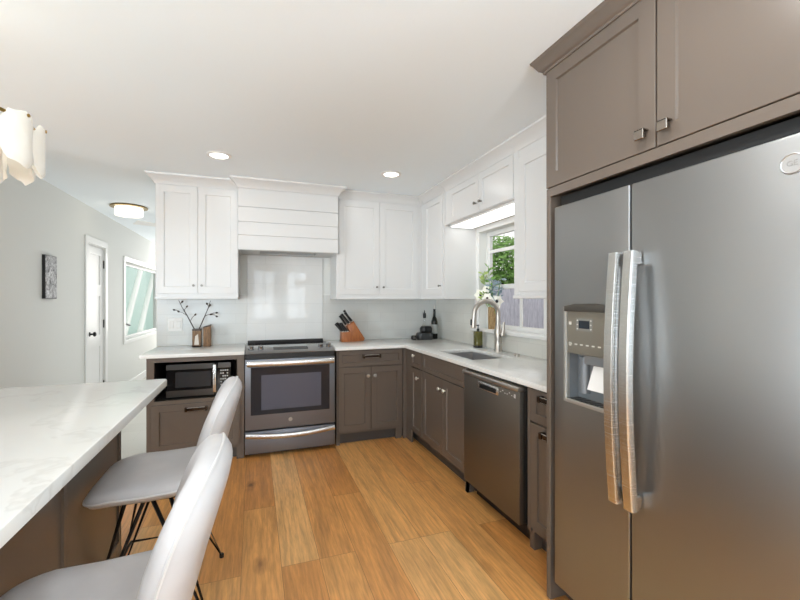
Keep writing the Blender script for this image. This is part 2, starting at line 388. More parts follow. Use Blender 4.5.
# rear window bars (seen mirrored in the glossy tiles)
b = MB()
for x0, x1 in ((0.0, 0.52), (0.9, 1.38)):
    b.box((x0 + x1) / 2 - 0.015, (x0 + x1) / 2 + 0.015, -3.26, -3.22, 0.85, 2.15)
    for z in (1.28, 1.72): b.box(x0, x1, -3.26, -3.22, z - 0.015, z + 0.015)
struct(b.build('window_3', TRIM))
b = MB()
for y in (-2.7, -1.02, 0.65): b.box(-5.47, -5.42, y, y + 0.05, 0.1, 2.2)
struct(b.build('added_window_4', TRIM))  # bars of the added terrace opening
b = MB()
for y in (-2.6, -1.62, -0.64): b.box(2.08, 2.12, y, y + 0.04, 0.6, 2.32)
struct(b.build('added_window_5', TRIM))  # bars of the invented side window
bb = MB().box(LX, LX + 0.014, 3.2, 5.50, 0, 0.12, 0.003).box(LX, LX + 0.014, 6.20, 10.05, 0, 0.12, 0.003)
struct(bb.build('baseboard_left', TRIM), 'white baseboard along the hall wall', 'baseboard')

# tile backsplash
struct(MB().box(-0.855, 2.012, YW - 0.008, YW, CT, 1.40).build('trim_1', TILE_B), 'glossy white tile backsplash on the back wall', 'backsplash')
struct(MB().grid_slab([1.505, 2.37, 3.43, YW - 0.008], [CT, 1.06, 1.40], {(1, 1)}, XW - 0.008, XW, 'yzx').build('trim_2', TILE_R), 'glossy white tile backsplash around the sink window', 'backsplash')
struct(MB().box(-0.067, 0.685, YW - 0.016, YW - 0.008, CT, 1.80, 0.002).build('trim_3', TILE_P), 'mirror-glossy tile panel behind the range', 'backsplash')

# door in the hall wall
d = thing('door_1', (LX, 5.85, 0), 'white three-panel interior door in the hall wall', 'door', None, 'structure')
b = MB()
for y0, y1, z0, z1 in ((5.49, 5.57, 0, 2.01), (6.13, 6.21, 0, 2.01), (5.49, 6.21, 2.01, 2.09)): b.box(LX, LX + 0.018, y0, y1, z0, z1, 0.004)
b.box(LX - 0.14, LX, 5.57, 5.58, 0, 2.01).box(LX - 0.14, LX, 6.12, 6.13, 0, 2.01).box(LX - 0.14, LX, 5.58, 6.12, 2.0, 2.01)
b.build('door_casing', TRIM, d)
b = MB()
y0, y1 = 5.583, 6.117; f = LX - 0.006
b.grid_slab([y0, y0 + 0.1, y1 - 0.1, y1], [0.012, 0.2, 0.78, 0.92, 1.40, 1.54, 1.9, 1.997], {(1, 1), (1, 3), (1, 5)}, f - 0.035, f, 'yzx', 0.003)
b.box(f - 0.028, f - 0.010, y0 + 0.1, y1 - 0.1, 0.2, 1.9)
ds = b.build('door_slab', TRIM, d)
MB().lathe([(0.026, 0), (0.026, 0.006), (0.010, 0.008), (0.010, 0.035), (0.026, 0.042), (0.028, 0.055), (0.018, 0.064), (0, 0.066)], (f, 5.66, 0.95), (1, 0, 0), 16).build('door_knob', BRMET, ds)
for z in (0.28, 1.05, 1.80): MB().box(f - 0.002, f + 0.010, 6.112, 6.128, z - 0.05, z + 0.05, 0.002).build('hinge', BRMET, ds)

# hall window
d = thing('window_2', (LX, 7.9, 0.75), 'hall window with pale bright view outside', 'window', None, 'structure')
b = MB()
for y0, y1, z0, z1 in ((6.93, 6.99, 0.70, 2.0), (9.45, 9.51, 0.70, 2.0), (6.99, 9.45, 1.93, 2.0), (6.99, 9.45, 0.70, 0.75)): b.box(LX, LX + 0.016, y0, y1, z0, z1, 0.003)
b.build('window_casing', TRIM, d)
MB().grid_slab([6.99, 7.03, 9.41, 9.45], [0.75, 0.79, 1.89, 1.93], {(1, 1)}, LX - 0.12, LX - 0.07, 'yzx', 0.003).build('window_sash', TRIM, d)
MB().box(LX - 0.10, LX - 0.095, 7.03, 9.41, 0.79, 1.89).build('window_pane', GLASS, d)
b = MB().box(LX - 0.07, LX - 0.05, 7.01, 7.05, 0.93, 1.04, 0.004).tube([(LX - 0.05, 7.03, 0.99), (LX - 0.01, 7.03, 0.99), (LX, 7.08, 0.99), (LX + 0.005, 7.24, 0.965)], 0.013, 8)
b.build('window_handle', BRMET, d)

# sink window
d = thing('window_1', (XW, 2.9, 1.08), 'white sink window with glazing bars looking on a fence', 'window', None, 'structure')
b = MB()
for y0, y1, z0, z1 in ((3.36, 3.43, 1.06, 2.05), (2.37, 2.44, 1.06, 2.05), (2.44, 3.36, 1.99, 2.05)): b.box(XW - 0.016, XW, y0, y1, z0, z1, 0.003)
b.build('window_casing', TRIM, d)
b = MB().box(XW - 0.045, XW + 0.14, 2.34, 3.46, 1.055, 1.085, 0.005); b.build('window_sill', TRIM, d)
b = MB()
b.grid_slab([2.44, 2.485, 3.315, 3.36], [1.085, 1.125, 1.45, 1.49, 1.95, 1.99], {(1, 1), (1, 3)}, XW + 0.075, XW + 0.115, 'yzx', 0.003)
b.box(XW + 0.085, XW + 0.105, 2.84, 2.86, 1.125, 1.45).box(XW + 0.085, XW + 0.105, 2.485, 3.315, 1.79, 1.82).box(XW + 0.085, XW + 0.105, 2.84, 2.86, 1.49, 1.95)
b.build('window_sash', TRIM, d)
MB().box(XW + 0.093, XW + 0.097, 2.485, 3.315, 1.125, 1.95).build('window_pane', GLASS, d)

# ------------------------------------------------------------------ outside
struct(MB().box(2.16, 14, -4, 12, -0.35, -0.3).build('ground_outside', mat('ground_soil', S(120, 118, 104), 0.9)))
fe = thing('garden_fence', (5.2, 4.5, -0.3), 'weathered grey board fence outside the sink window', 'fence')
b = MB()
for i in range(86): b.box(5.2, 5.225, 0.2 + i * 0.15, 0.2 + i * 0.15 + 0.143, -0.3, 1.62 + 0.012 * (i % 3))
b.build('fence_boards', FENCE, fe)
MB().box(5.225, 5.27, 0.2, 13, 0.1, 0.19).box(5.225, 5.27, 0.2, 13, 1.3, 1.39).build('fence_rail', FENCE, fe)
def leaf_cloud(b, c, r, n, ls, seed, sq=(1, 1, 1)):
    R = random.Random(seed)
    for _ in range(n):
        while True:
            p = Vector((R.uniform(-1, 1), R.uniform(-1, 1), R.uniform(-1, 1)))
            if 0.3 < p.length < 1: break
        p = Vector((p.x * sq[0], p.y * sq[1], p.z * sq[2])) * r + Vector(c)
        u = Vector((R.uniform(-1, 1), R.uniform(-1, 1), R.uniform(-1, 1))).normalized(); v = u.orthogonal().normalized()
        k = ls * R.uniform(0.7, 1.3)
        b.face([p - u * k, p - v * k * 0.45, p + u * k, p + v * k * 0.45])
def tree(name, x, y, h, r, label, m, seed):
    t = thing(name, (x, y, -0.3), label, 'tree')
    MB().tube([(x, y, -0.3), (x + 0.05, y, 0.8), (x, y + 0.08, h * 0.7), (x + 0.03, y, h)], [0.13, 0.11, 0.08, 0.03]).tube([(x, y + 0.06, h * 0.55), (x - 0.5, y + 0.5, h * 0.8), (x - 0.7, y + 0.8, h)], [0.05, 0.04, 0.015]).tube([(x, y + 0.06, h * 0.55), (x - 0.2, y - 0.6, h * 0.85)], [0.05, 0.015]).build('trunk', BARK, t)
    b = MB(); leaf_cloud(b, (x, y, h), r, 5200, 0.085, seed, (1, 1, 0.75)); b.build('foliage', m, t)
tree('garden_tree', 7.0, 10.3, 2.3, 1.3, 'leafy green tree rising over the fence outside the sink window', LEAF, 3)
# pale trunks and a sloped rail outside the hall window
for yy, lab in ((13.6, 'pale slanted trunk outside the hall window, close to its frame'), (15.3, 'pale slanted trunk further along outside the hall window')):
    b = MB().tube([(-3.45, yy - 0.9, -0.3), (-3.4, yy, 0.9), (-3.35, yy + 1.0, 2.2), (-3.3, yy + 1.5, 3.0)], [0.085, 0.08, 0.075, 0.07], 12)
    tag(b.build('slanted_trunk', mat('pale_trunk', S(236, 240, 236), 0.7)), lab, 'tree trunk')
struct(MB().box(-14, -1.94, 3.4, 24, -0.35, -0.3).build('ground_hall_side', mat('ground_pale', S(190, 205, 198), 0.9)))

nb = MB().box(-4.8, -4.6, 3.4, 27, -0.3, 5)
struct(nb.build('wall_outside_hall', mat('render_pale', S(184, 208, 201), 0.9)))
# ------------------------------------------------------------------ cabinet hardware
def pull(pl, a, z, f, wid, parent):        # bar pull with two end posts
    b = MB(); h = wid / 2
    for q in (-1, 1): b.pbox(pl, a + q * (h - 0.008) - 0.009, a + q * (h - 0.008) + 0.009, z - 0.016, z + 0.016, f - 0.034, f, 0.0015)
    b.mark(0)
    b.pbox(pl, a - h + 0.012, a + h - 0.012, z - 0.014, z + 0.014, f - 0.029, f - 0.014, 0.002).mark(1)
    return b.build('pull', [NICKEL, mat('nickel_dark_reflection', S(88, 76, 66), 0.25, 1.0)], parent)  # bar coloured dark to paint in what the nickel reflects
def knob(pl, a, z, f, parent, r=0.016):
    ax = (0, -1, 0) if pl == 'Y' else (-1, 0, 0); p = (a, f, z) if pl == 'Y' else (f, a, z)
    return MB().lathe([(0.006, 0), (0.005, 0.012), (r * 0.8, 0.016), (r, 0.022), (r * 0.85, 0.028), (0, 0.030)], p, ax, 14).build('knob', NICKEL if r > 0.013 else mat('grey_nickel', S(140, 136, 130), 0.3, 1.0), parent)
def door(pl, a0, a1, z0, z1, f, m, parent, kn=None, rail=0.057, kr=0.017, name='door'):
    o = MB().shaker(pl, a0, a1, z0, z1, f, rail).build(name, m, parent, 20)
    if kn: knob(pl, kn[0], kn[1], f, o, kr)
    return o
def drawer(pl, a0, a1, z0, z1, f, m, parent, pw=None, kn=None, rail=0.035):
    o = MB().shaker(pl, a0, a1, z0, z1, f, rail).build('drawer', m, parent, 20)
    if pw: pull(pl, (a0 + a1) / 2, z1 - 0.035 if rail > 0.04 else (z0 + z1) / 2 + 0.02, f, pw, o)
    if kn: knob(pl, kn[0], kn[1], f, o)
    return o
BF, RF = 3.70, 1.40       # door-front planes of the base runs

# microwave cabinet
t = thing('base_cabinet', (-0.44, 4.0, 0), 'brown base cabinet with an open niche holding the microwave and one deep drawer', 'cabinet')
b = MB()
b.grid_slab([-0.805, -0.751, -0.137, -0.08], [0.10, 0.12, 0.535, 0.846, 0.884], {(1, 2)}, BF, BF + 0.022, 'xzy')
b.box(-0.805, -0.785, BF + 0.022, YW - 0.01, 0.0, 0.884).box(-0.10, -0.08, BF + 0.022, YW - 0.01, 0.0, 0.884)
b.box(-0.805, -0.745, BF, BF + 0.03, 0, 0.10).box(-0.14, -0.08, BF, BF + 0.03, 0, 0.10)
b.build('carcass', BROWN, t)
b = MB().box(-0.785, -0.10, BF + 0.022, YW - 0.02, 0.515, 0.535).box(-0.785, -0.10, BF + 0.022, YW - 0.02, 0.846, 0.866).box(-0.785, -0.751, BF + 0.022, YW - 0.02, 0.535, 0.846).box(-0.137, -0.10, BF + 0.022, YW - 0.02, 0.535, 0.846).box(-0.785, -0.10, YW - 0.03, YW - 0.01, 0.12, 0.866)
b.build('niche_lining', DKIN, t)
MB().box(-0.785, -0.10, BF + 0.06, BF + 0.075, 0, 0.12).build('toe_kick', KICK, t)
dr = drawer('Y', -0.77, -0.115, 0.125, 0.505, BF - 0.018, BROWN, t, rail=0.055)
pull('Y', -0.445, 0.462, BF - 0.018, 0.165, dr)

# base cabinet between range and corner
t = thing('base_cabinet', (1.06, 4.0, 0), 'brown two-door base cabinet with one drawer, beside the range and below the knife block', 'cabinet')
b = MB().box(0.715, 1.42, BF + 0.02, YW - 0.01, 0.10, 0.884).box(1.37, 1.418, BF + 0.004, BF + 0.02, 0.0, 0.884).box(0.715, 0.727, BF + 0.004, BF + 0.02, 0.10, 0.884).box(0.715, 0.75, BF + 0.02, BF + 0.08, 0, 0.10).box(1.30, 1.36, BF + 0.02, BF + 0.05, 0, 0.10)
b.build('carcass', BROWN, t)
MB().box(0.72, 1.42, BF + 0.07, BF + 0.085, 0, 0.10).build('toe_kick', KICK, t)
drawer('Y', 0.731, 1.362, 0.728, 0.872, BF, BROWN, t, pw=0.175, rail=0.035)
door('Y', 0.731, 1.042, 0.125, 0.718, BF, BROWN, t, (1.012, 0.635), 0.055)
door('Y', 1.046, 1.362, 0.125, 0.718, BF, BROWN, t, (1.078, 0.635), 0.055)

# side run
t = thing('base_cabinet', (1.72, 3.45, 0), 'narrow brown base cabinet in the corner, one small drawer over one door', 'cabinet')
b = MB().box(RF + 0.02, XW - 0.01, 3.305, 3.70, 0.10, 0.884).box(RF + 0.004, RF + 0.02, 3.57, 3.70, 0.0, 0.884)
b.build('carcass', BROWN, t)
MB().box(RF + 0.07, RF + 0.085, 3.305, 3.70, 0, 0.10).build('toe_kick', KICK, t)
drawer('X', 3.32, 3.565, 0.728, 0.872, RF, BROWN, t, kn=(3.475, 0.835), rail=0.035)
door('X', 3.32, 3.565, 0.125, 0.718, RF, BROWN, t, (3.385, 0.640), 0.045)
t = thing('base_cabinet', (1.72, 2.9, 0), 'brown sink base cabinet with two doors under a wide false front', 'cabinet')
b = MB().grid_slab([RF + 0.02, 1.475, 1.86, XW - 0.01], [2.50, 2.56, 3.20, 3.30], {(1, 1)}, 0.10, 0.884, 'xyz').box(RF + 0.004, RF + 0.02, 2.50, 2.52, 0.0, 0.884).box(RF + 0.004, RF + 0.06, 2.50, 2.53, 0.0, 0.10)
b.build('carcass', BROWN, t)
MB().box(RF + 0.07, RF + 0.085, 2.50, 3.30, 0, 0.10).build('toe_kick', KICK, t)
MB().shaker('X', 2.525, 3.295, 0.728, 0.872, RF, 0.035).build('false_front', BROWN, t, 20)
door('X', 2.885, 3.295, 0.125, 0.718, RF, BROWN, t, (2.925, 0.640), 0.055, 0.017)
door('X', 2.525, 2.880, 0.125, 0.718, RF, BROWN, t, (2.842, 0.640), 0.055, 0.017)
t = thing('base_cabinet', (1.72, 1.66, 0), 'brown base cabinet wedged in by the dishwasher and the fridge panel', 'cabinet')
b = MB().box(RF + 0.02, XW - 0.01, 1.505, 1.838, 0.10, 0.884).box(RF + 0.004, RF + 0.02, 1.815, 1.838, 0.10, 0.884).box(RF + 0.02, RF + 0.08, 1.80, 1.838, 0, 0.10)
b.build('carcass', BROWN, t)
MB().box(RF + 0.07, RF + 0.085, 1.505, 1.838, 0, 0.10).build('toe_kick', KICK, t)
drawer('X', 1.515, 1.81, 0.70, 0.872, RF, BROWN, t, rail=0.045)
q = [c for c in t.children if c.name.startswith('drawer')][0]; pull('X', 1.66, 0.838, RF, 0.11, q)
q = door('X', 1.515, 1.81, 0.125, 0.69, RF, BROWN, t, None, 0.055); pull('X', 1.665, 0.655, RF, 0.075, q)

# ------------------------------------------------------------------ countertops
tag(MB().box(-0.85, -0.078, 3.675, YW - 0.008, 0.884, CT, 0.003, 2).build('countertop', QUARTZ), 'short white quartz countertop over the microwave cabinet', 'countertop')
b = MB().grid_slab([0.698, 1.375, 1.495, 1.84, XW - 0.008], [1.505, 2.58, 3.18, 3.675, YW - 0.008], {(0, 0), (0, 1), (0, 2), (2, 1)}, 0.884, CT, 'xyz', 0.003)
tag(b.build('countertop', QUARTZ), 'L-shaped white quartz countertop with the sink cut into it', 'countertop')
# sink
t = thing('kitchen_sink', (1.68, 2.87, 0.7), 'undermount stainless steel sink in the white counter', 'sink')
x0, x1, y0, y1 = 1.487, 1.848, 2.572, 3.188
b = MB().grid_slab([x0 - 0.004, x0 + 0.006, x1 - 0.006, x1 + 0.004], [y0 - 0.004, y0 + 0.006, y1 - 0.006, y1 + 0.004], {(1, 1)}, 0.69, 0.882).box(x0, x1, y0, y1, 0.684, 0.692)
b.build('basin', SINKS, t); MB().lathe([(0.045, 0), (0.045, 0.003), (0.03, 0.004), (0, 0.002)], (1.70, 2.87, 0.692)).build('drain', NICKEL, t)
# faucet
t = thing('faucet', (1.94, 2.93, CT), 'brushed nickel gooseneck faucet behind the sink', 'faucet')
NK = mat('faucet_nickel', S(186, 180, 172), 0.36, 1.0)
MB().lathe([(0.034, 0), (0.034, 0.006), (0.030, 0.012), (0.028, 0.10), (0.034, 0.15), (0.030, 0.19), (0.022, 0.225)], (1.94, 2.93, CT)).build('body', NK, t)
p = [(1.94, 2.93, CT + 0.20), (1.94, 2.93, 1.20)] + [(1.825 + 0.115 * math.cos(a), 2.93, 1.235 + 0.105 * math.sin(a)) for a in [i * PI / 12 for i in range(0, 13)]] + [(1.707, 2.93, 1.20)]
MB().tube(p, 0.0205, 14).build('spout', NK, t)
sp = MB().lathe([(0.0205, 0), (0.021, 0.02), (0.023, 0.07), (0.025, 0.085), (0.018, 0.088)], (1.707, 2.93, 1.205), (-0.06, 0, -1)).build('spray_head', NK, t)
MB().box(1.676, 1.688, 2.92, 2.94, 1.14, 1.19, 0.004).build('spray_button', BLACK, sp)
MB().lathe([(0.014, 0), (0.017, 0.03), (0.019, 0.045)], (1.94, 2.905, 1.055), (0, -1, 0.1)).tube([(1.94, 2.868, 1.055), (1.945, 2.862, 1.09), (1.95, 2.862, 1.165)], [0.020, 0.016, 0.010], 10).build('lever', NK, t)
tag(MB().lathe([(0.022, 0), (0.022, 0.008), (0.015, 0.010), (0.015, 0.016), (0, 0.017)], (1.92, 2.64, CT)).build('air_switch', NK), 'small round nickel button set in the counter by the faucet', 'switch button')

# ------------------------------------------------------------------ range
t = thing('range', (0.31, 4.0, 0), 'stainless slide-in range with black glass oven door', 'stove')
RX0, RX1, RY = -0.072, 0.692, 3.69
MB().box(RX0 + 0.004, RX1 - 0.004, RY + 0.03, YW - 0.03, 0.03, 0.905).box(RX0 + 0.03, RX1 - 0.03, RY + 0.06, RY + 0.2, 0.0, 0.03).build('body', mat('range_side', S(52, 52, 54), 0.5), t)
MB().box(RX0, RX1, RY + 0.09, YW - 0.035, 0.905, 0.921, 0.003).build('cooktop', BGLASS, t)
MB().prism([(YW - 0.075, 0.921), (YW - 0.025, 0.921), (YW - 0.025, 0.946), (YW - 0.06, 0.944)], 'x', RX0 + 0.012, RX1 - 0.012).build('rear_vent_trim', BLACK, t)
b = MB().prism([(RY - 0.014, 0.886), (RY - 0.018, 0.892), (RY + 0.01, 0.908), (RY + 0.095, 0.93), (RY + 0.10, 0.905), (RY + 0.03, 0.886)], 'x', RX0, RX1)
CPS = brushed('control_steel', S(186, 186, 186), 0.36)  # lighter than the range steel to paint in the reflected white splash
cp = b.build('control_panel', CPS, t)
def slope(y): return 0.908 + (y - RY - 0.01) * (0.022 / 0.085)
nrm = Vector((0, -0.022, 0.085)).normalized()
MB().hexa([(0.16, RY + 0.022, slope(RY + 0.022) + 0.0005), (0.46, RY + 0.022, slope(RY + 0.022) + 0.0005), (0.46, RY + 0.085, slope(RY + 0.085) + 0.0005), (0.16, RY + 0.085, slope(RY + 0.085) + 0.0005),
           (0.16, RY + 0.022, slope(RY + 0.022) + 0.002), (0.46, RY + 0.022, slope(RY + 0.022) + 0.002), (0.46, RY + 0.085, slope(RY + 0.085) + 0.002), (0.16, RY + 0.085, slope(RY + 0.085) + 0.002)]).build('display', BGLASS, cp)
for x in (-0.025, 0.055, 0.575, 0.648):
    y = RY + 0.052
    MB().lathe([(0.026, 0), (0.026, 0.004), (0.022, 0.006), (0.020, 0.030), (0.017, 0.033), (0, 0.033)], (x, y, slope(y)), nrm, 18).build('burner_knob', mat('knob_steel', S(150, 150, 152), 0.25, 1.0), cp)
MB().box(RX0 + 0.001, RX1 - 0.001, RY - 0.012, RY + 0.03, 0.840, 0.886).build('vent_slot', BLACK, t)
b = MB().box(RX0, RX1, RY - 0.03, RY + 0.03, 0.237, 0.838, 0.004, 2); od = b.build('oven_door', RSTEEL, t)
MB().box(RX0 + 0.045, RX1 - 0.05, RY - 0.034, RY - 0.028, 0.365, 0.772, 0.002).build('door_glass', DOORGL, od)
MB().box(RX0 + 0.13, RX1 - 0.125, RY - 0.0352, RY - 0.0335, 0.405, 0.705, 0.0005).build('oven_window', OVGLASS, od)
b = MB().tube([(RX0 + 0.015, RY - 0.065, 0.806), (0.31, RY - 0.085, 0.806), (RX1 - 0.015, RY - 0.065, 0.806)], 0.0125, 16, flat=1.9)
for x in (RX0 + 0.03, RX1 - 0.03): b.box(x - 0.012, x + 0.012, RY - 0.065, RY - 0.028, 0.79, 0.822, 0.003)
b.build('oven_handle', HSTEEL, od)
MB().lathe([(0.017, 0), (0.017, 0.002), (0, 0.003)], (0.30, RY - 0.03, 0.305), (0, -1, 0)).build('badge', mat('badge_silver', S(190, 191, 192), 0.3, 0.8), od)
b = MB().box(RX0, RX1, RY - 0.026, RY + 0.03, 0.035, 0.222, 0.004, 2); wd = b.build('warming_drawer', RSTEEL, t)
pts = [(RX0 + 0.005 + (RX1 - RX0 - 0.01) * i / 12, RY - 0.045 - 0.018 * math.sin(PI * i / 12), 0.196 - 0.022 * math.sin(PI * i / 12)) for i in range(13)]
b = MB().tube(pts, 0.010, 14, flat=2.0)
for x in (RX0 + 0.02, RX1 - 0.02): b.box(x - 0.015, x + 0.015, RY - 0.045, RY - 0.024, 0.182, 0.21, 0.003)
b.build('drawer_handle', HSTEEL, wd)

# microwave
t = thing('microwave', (-0.43, 3.95, 0.535), 'black and steel microwave inside the open cabinet niche', 'microwave')
MX0, MX1, MY = -0.68, -0.186, 3.755
MB().box(MX0 + 0.004, MX1 - 0.004, MY + 0.03, MY + 0.38, 0.548, 0.818).build('housing', BLACK, t)
for x in (MX0 + 0.05, MX1 - 0.05):
    for y in (MY + 0.07, MY + 0.33): MB().lathe([(0.014, 0), (0.016, 0.014)], (x, y, 0.535)).build('foot', BLACK, t)
md = MB().box(MX0, -0.318, MY, MY + 0.03, 0.546, 0.82, 0.004).build('door', BGLASS, t)
DKST = mat('dark_trim_steel', S(104, 102, 100), 0.3, 1.0)
MB().box(MX0 + 0.002, -0.318, MY - 0.002, MY + 0.012, 0.772, 0.818, 0.002).box(MX0 + 0.002, -0.318, MY - 0.002, MY + 0.012, 0.548, 0.602, 0.002).build('door_trim', DKST, md)
MB().box(MX0 + 0.07, -0.345, MY - 0.001, MY + 0.012, 0.625, 0.752).build('door_window', mat('mw_mesh', S(44, 44, 46), 0.25), md)
MB().box(-0.325, -0.300, MY - 0.04, MY - 0.022, 0.575, 0.808, 0.006, 2).box(-0.320, -0.305, MY - 0.03, MY + 0.004, 0.585, 0.60).box(-0.320, -0.305, MY - 0.03, MY + 0.004, 0.785, 0.80).build('door_handle', HSTEEL, md)
mp = MB().box(-0.316, MX1, MY, MY + 0.03, 0.546, 0.82, 0.004).build('control_panel', BGLASS, t)
MB().box(-0.29, MX1 - 0.002, MY - 0.002, MY + 0.012, 0.772, 0.818, 0.002).build('panel_trim', DKST, mp)
b = MB()
for i in range(4):
    for j in range(7):
        if (i + 2 * j) % 5 == 4: continue
        b.box(-0.272 + i * 0.017, -0.260 + i * 0.017, MY - 0.0012, MY + 0.003, 0.745 - j * 0.024, 0.756 - j * 0.024)
b.build('keypad', mat('key_print', S(190, 190, 188), 0.5), mp)

# dishwasher
t = thing('dishwasher', (1.7, 2.17, 0), 'slate steel dishwasher under the counter next to the sink cabinet', 'dishwasher')
DX, DY0, DY1 = 1.368, 1.862, 2.487
MB().box(RF + 0.02, XW - 0.03, DY0 + 0.005, DY1 + 0.003, 0.10, 0.872).box(RF + 0.06, RF + 0.3, DY0 + 0.02, DY1 - 0.02, 0, 0.10).build('tub', BLACK, t)
df = MB().box(DX, RF + 0.02, DY0, DY1, 0.108, 0.845, 0.006, 2).build('door', DWSTEEL, t)
MB().box(DX - 0.012, RF + 0.015, DY0 - 0.002, DY1 + 0.002, 0.842, 0.868, 0.006, 2).build('door_top_rail', mat('dw_top', S(196, 190, 182), 0.35, 1.0), df)
b = MB().box(DX - 0.004, DX + 0.01, 2.06, 2.30, 0.778, 0.828, 0.006, 2); b.build('pocket_handle', HSTEEL, df)
MB().box(DX - 0.0055, DX + 0.005, 2.085, 2.272, 0.785, 0.814, 0.002).build('pocket_recess', BLACK, df)
b = MB()
for i in range(7): b.box(DX - 0.0015, DX + 0.002, 2.035 - i * 0.022, 2.045 - i * 0.022, 0.806 + 0.01 * (i % 3 == 1), 0.811 + 0.012 * (i % 3 == 1))
b.box(DX - 0.0015, DX + 0.002, 1.895, 1.91, 0.80, 0.822)
b.build('buttons', mat('button_print', S(206, 204, 200), 0.4), df)
tag(MB().box(RF + 0.012, RF + 0.03, DY0 - 0.004, DY0 + 0.004, 0.12, 0.86).build('gap_shadow_strip', RUB, df)); bpy.data.objects['gap_shadow_strip'].name = 'gasket_and_gap_shade'  # dark strip standing in for the shadow in the door gap

# ------------------------------------------------------------------ upper cabinets (white)
UF = 3.98; URX = 1.67; UB = 1.362
CROWN = [(0, 2.355), (0.008, 2.355), (0.012, 2.375), (0.030, 2.395), (0.055, 2.420), (0.065, 2.425), (0.068, 2.439), (0, 2.439)]
t = thing('upper_cabinet', (-0.46, 4.15, UB), 'white two-door upper cabinet above the microwave counter', 'cabinet')
MB().box(-0.80, -0.137, UF + 0.008, YW - 0.009, UB, 2.439).build('carcass', WHITE, t)
MB().box(-0.805, -0.137, UF - 0.004, YW - 0.009, UB - 0.004, UB + 0.018, 0.003).build('light_rail', WHITE, t)
door('Y', -0.795, -0.472, 1.405, 2.35, UF, WHITE, t, (-0.503, 1.477), 0.06, 0.011)
door('Y', -0.468, -0.142, 1.405, 2.35, UF, WHITE, t, (-0.437, 1.477), 0.06, 0.011)
MB().sweep([(-0.80, YW - 0.009), (-0.80, UF + 0.01), (-0.137, UF + 0.01)], CROWN).build('crown_moulding', WHITE, t)
t = thing('upper_cabinet', (1.2, 4.15, UB), 'white two-door upper cabinet above the knife block, ending in the corner', 'cabinet')
MB().box(0.768, XW - 0.009, UF + 0.008, YW - 0.009, UB, 2.439).box(1.645, 1.69, UF + 0.004, UF + 0.02, UB + 0.001, 2.36).build('carcass', WHITE, t)
MB().box(0.766, 1.675, UF - 0.004, YW - 0.009, UB - 0.004, UB + 0.018, 0.003).build('light_rail', WHITE, t)
door('Y', 0.792, 1.214, 1.405, 2.35, UF, WHITE, t, (1.180, 1.482), 0.06, 0.011)
door('Y', 1.218, 1.640, 1.405, 2.35, UF, WHITE, t, (1.252, 1.482), 0.06, 0.011)
MB().sweep([(0.768, UF + 0.01), (URX + 0.006, UF + 0.01), (URX + 0.006, 3.916)], CROWN).build('crown_moulding', WHITE, t)
# range hood box
t = thing('hood', (0.31, 4.1, 1.8), 'white shiplap hood box over the range', 'range hood')
HX0, HX1, HY = -0.135, 0.766, 3.885
b = MB()
zs = [1.800, 1.932, 2.052, 2.187, 2.355]
for z0, z1 in zip(zs, zs[1:]): b.box(HX0, HX1, HY, HY + 0.018, z0 + 0.0035, z1, 0.002)
b.build('shiplap_front', WHITE, t)
MB().box(HX0, HX0 + 0.018, HY + 0.018, YW - 0.009, 1.80, 2.439).box(HX1 - 0.018, HX1, HY + 0.018, YW - 0.009, 1.80, 2.439).box(HX0 + 0.018, HX1 - 0.018, HY + 0.012, YW - 0.009, 2.355, 2.439).box(HX0 + 0.018, HX1 - 0.018, HY + 0.012, HY + 0.019, 1.81, 2.36).build('shell', WHITE, t)
MB().grid_slab([HX0 + 0.018, 0.05, 0.58, HX1 - 0.018], [HY + 0.019, HY + 0.08, YW - 0.09, YW - 0.009], {(1, 1)}, 1.802, 1.812).build('underside', mat('hood_liner', S(190, 190, 188), 0.35), t)
MB().box(0.05, 0.58, HY + 0.08, YW - 0.09, 1.812, 1.83).build('filter', mat('filter_steel', S(150, 150, 150), 0.35, 1.0), t)
MB().sweep([(HX0, UF - 0.06), (HX0, HY), (HX1, HY), (HX1, UF - 0.06)], CROWN).build('crown_moulding', WHITE, t)
# corner upper on the side wall
t = thing('upper_cabinet', (1.84, 3.7, UB), 'narrow white one-door upper cabinet in the corner beside the window', 'cabinet')
MB().box(URX + 0.008, XW - 0.009, 3.403, UF + 0.003, UB, 2.439).box(URX + 0.004, URX + 0.02, 3.4045, 3.45, UB + 0.001, 2.36).build('carcass', WHITE, t)
MB().box(URX - 0.004, XW - 0.009, 3.399, 3.972, UB - 0.004, UB + 0.018, 0.003).build('light_rail', WHITE, t)
door('X', 3.455, 3.88, 1.405, 2.35, URX, WHITE, t, (3.485, 1.485), 0.06, 0.011)
MB().sweep([(URX + 0.01, 3.914), (URX + 0.01, 3.403)], CROWN).build('crown_moulding', WHITE, t)
# short upper over the window
t = thing('upper_cabinet', (1.84, 2.87, 2.045), 'short white two-door upper cabinet bridging over the sink window', 'cabinet')
MB().box(URX + 0.008, XW - 0.009, 2.338, 3.398, 2.045, 2.439).box(URX + 0.004, URX + 0.02, 3.30, 3.3965, 2.0465, 2.36).build('carcass', WHITE, t)
door('X', 2.795, 3.295, 2.05, 2.345, URX, WHITE, t, (2.832, 2.122), 0.05, 0.012)
door('X', 2.345, 2.790, 2.05, 2.345, URX, WHITE, t, (2.755, 2.122), 0.05, 0.012)
MB().sweep([(URX + 0.01, 3.398), (URX + 0.01, 2.338)], CROWN).build('crown_moulding', WHITE, t)
t = thing('upper_cabinet', (1.84, 1.92, UB), 'white upper cabinet hung close to the refrigerator, past the window', 'cabinet')
MB().box(URX + 0.008, XW - 0.009, 1.506, 2.336, UB, 2.439).box(URX + 0.004, URX + 0.02, 2.285, 2.3345, UB + 0.001, 2.36).build('carcass', WHITE, t)
MB().box(URX - 0.004, XW - 0.009, 1.508, 2.340, UB - 0.004, UB + 0.018, 0.003).build('light_rail', WHITE, t)
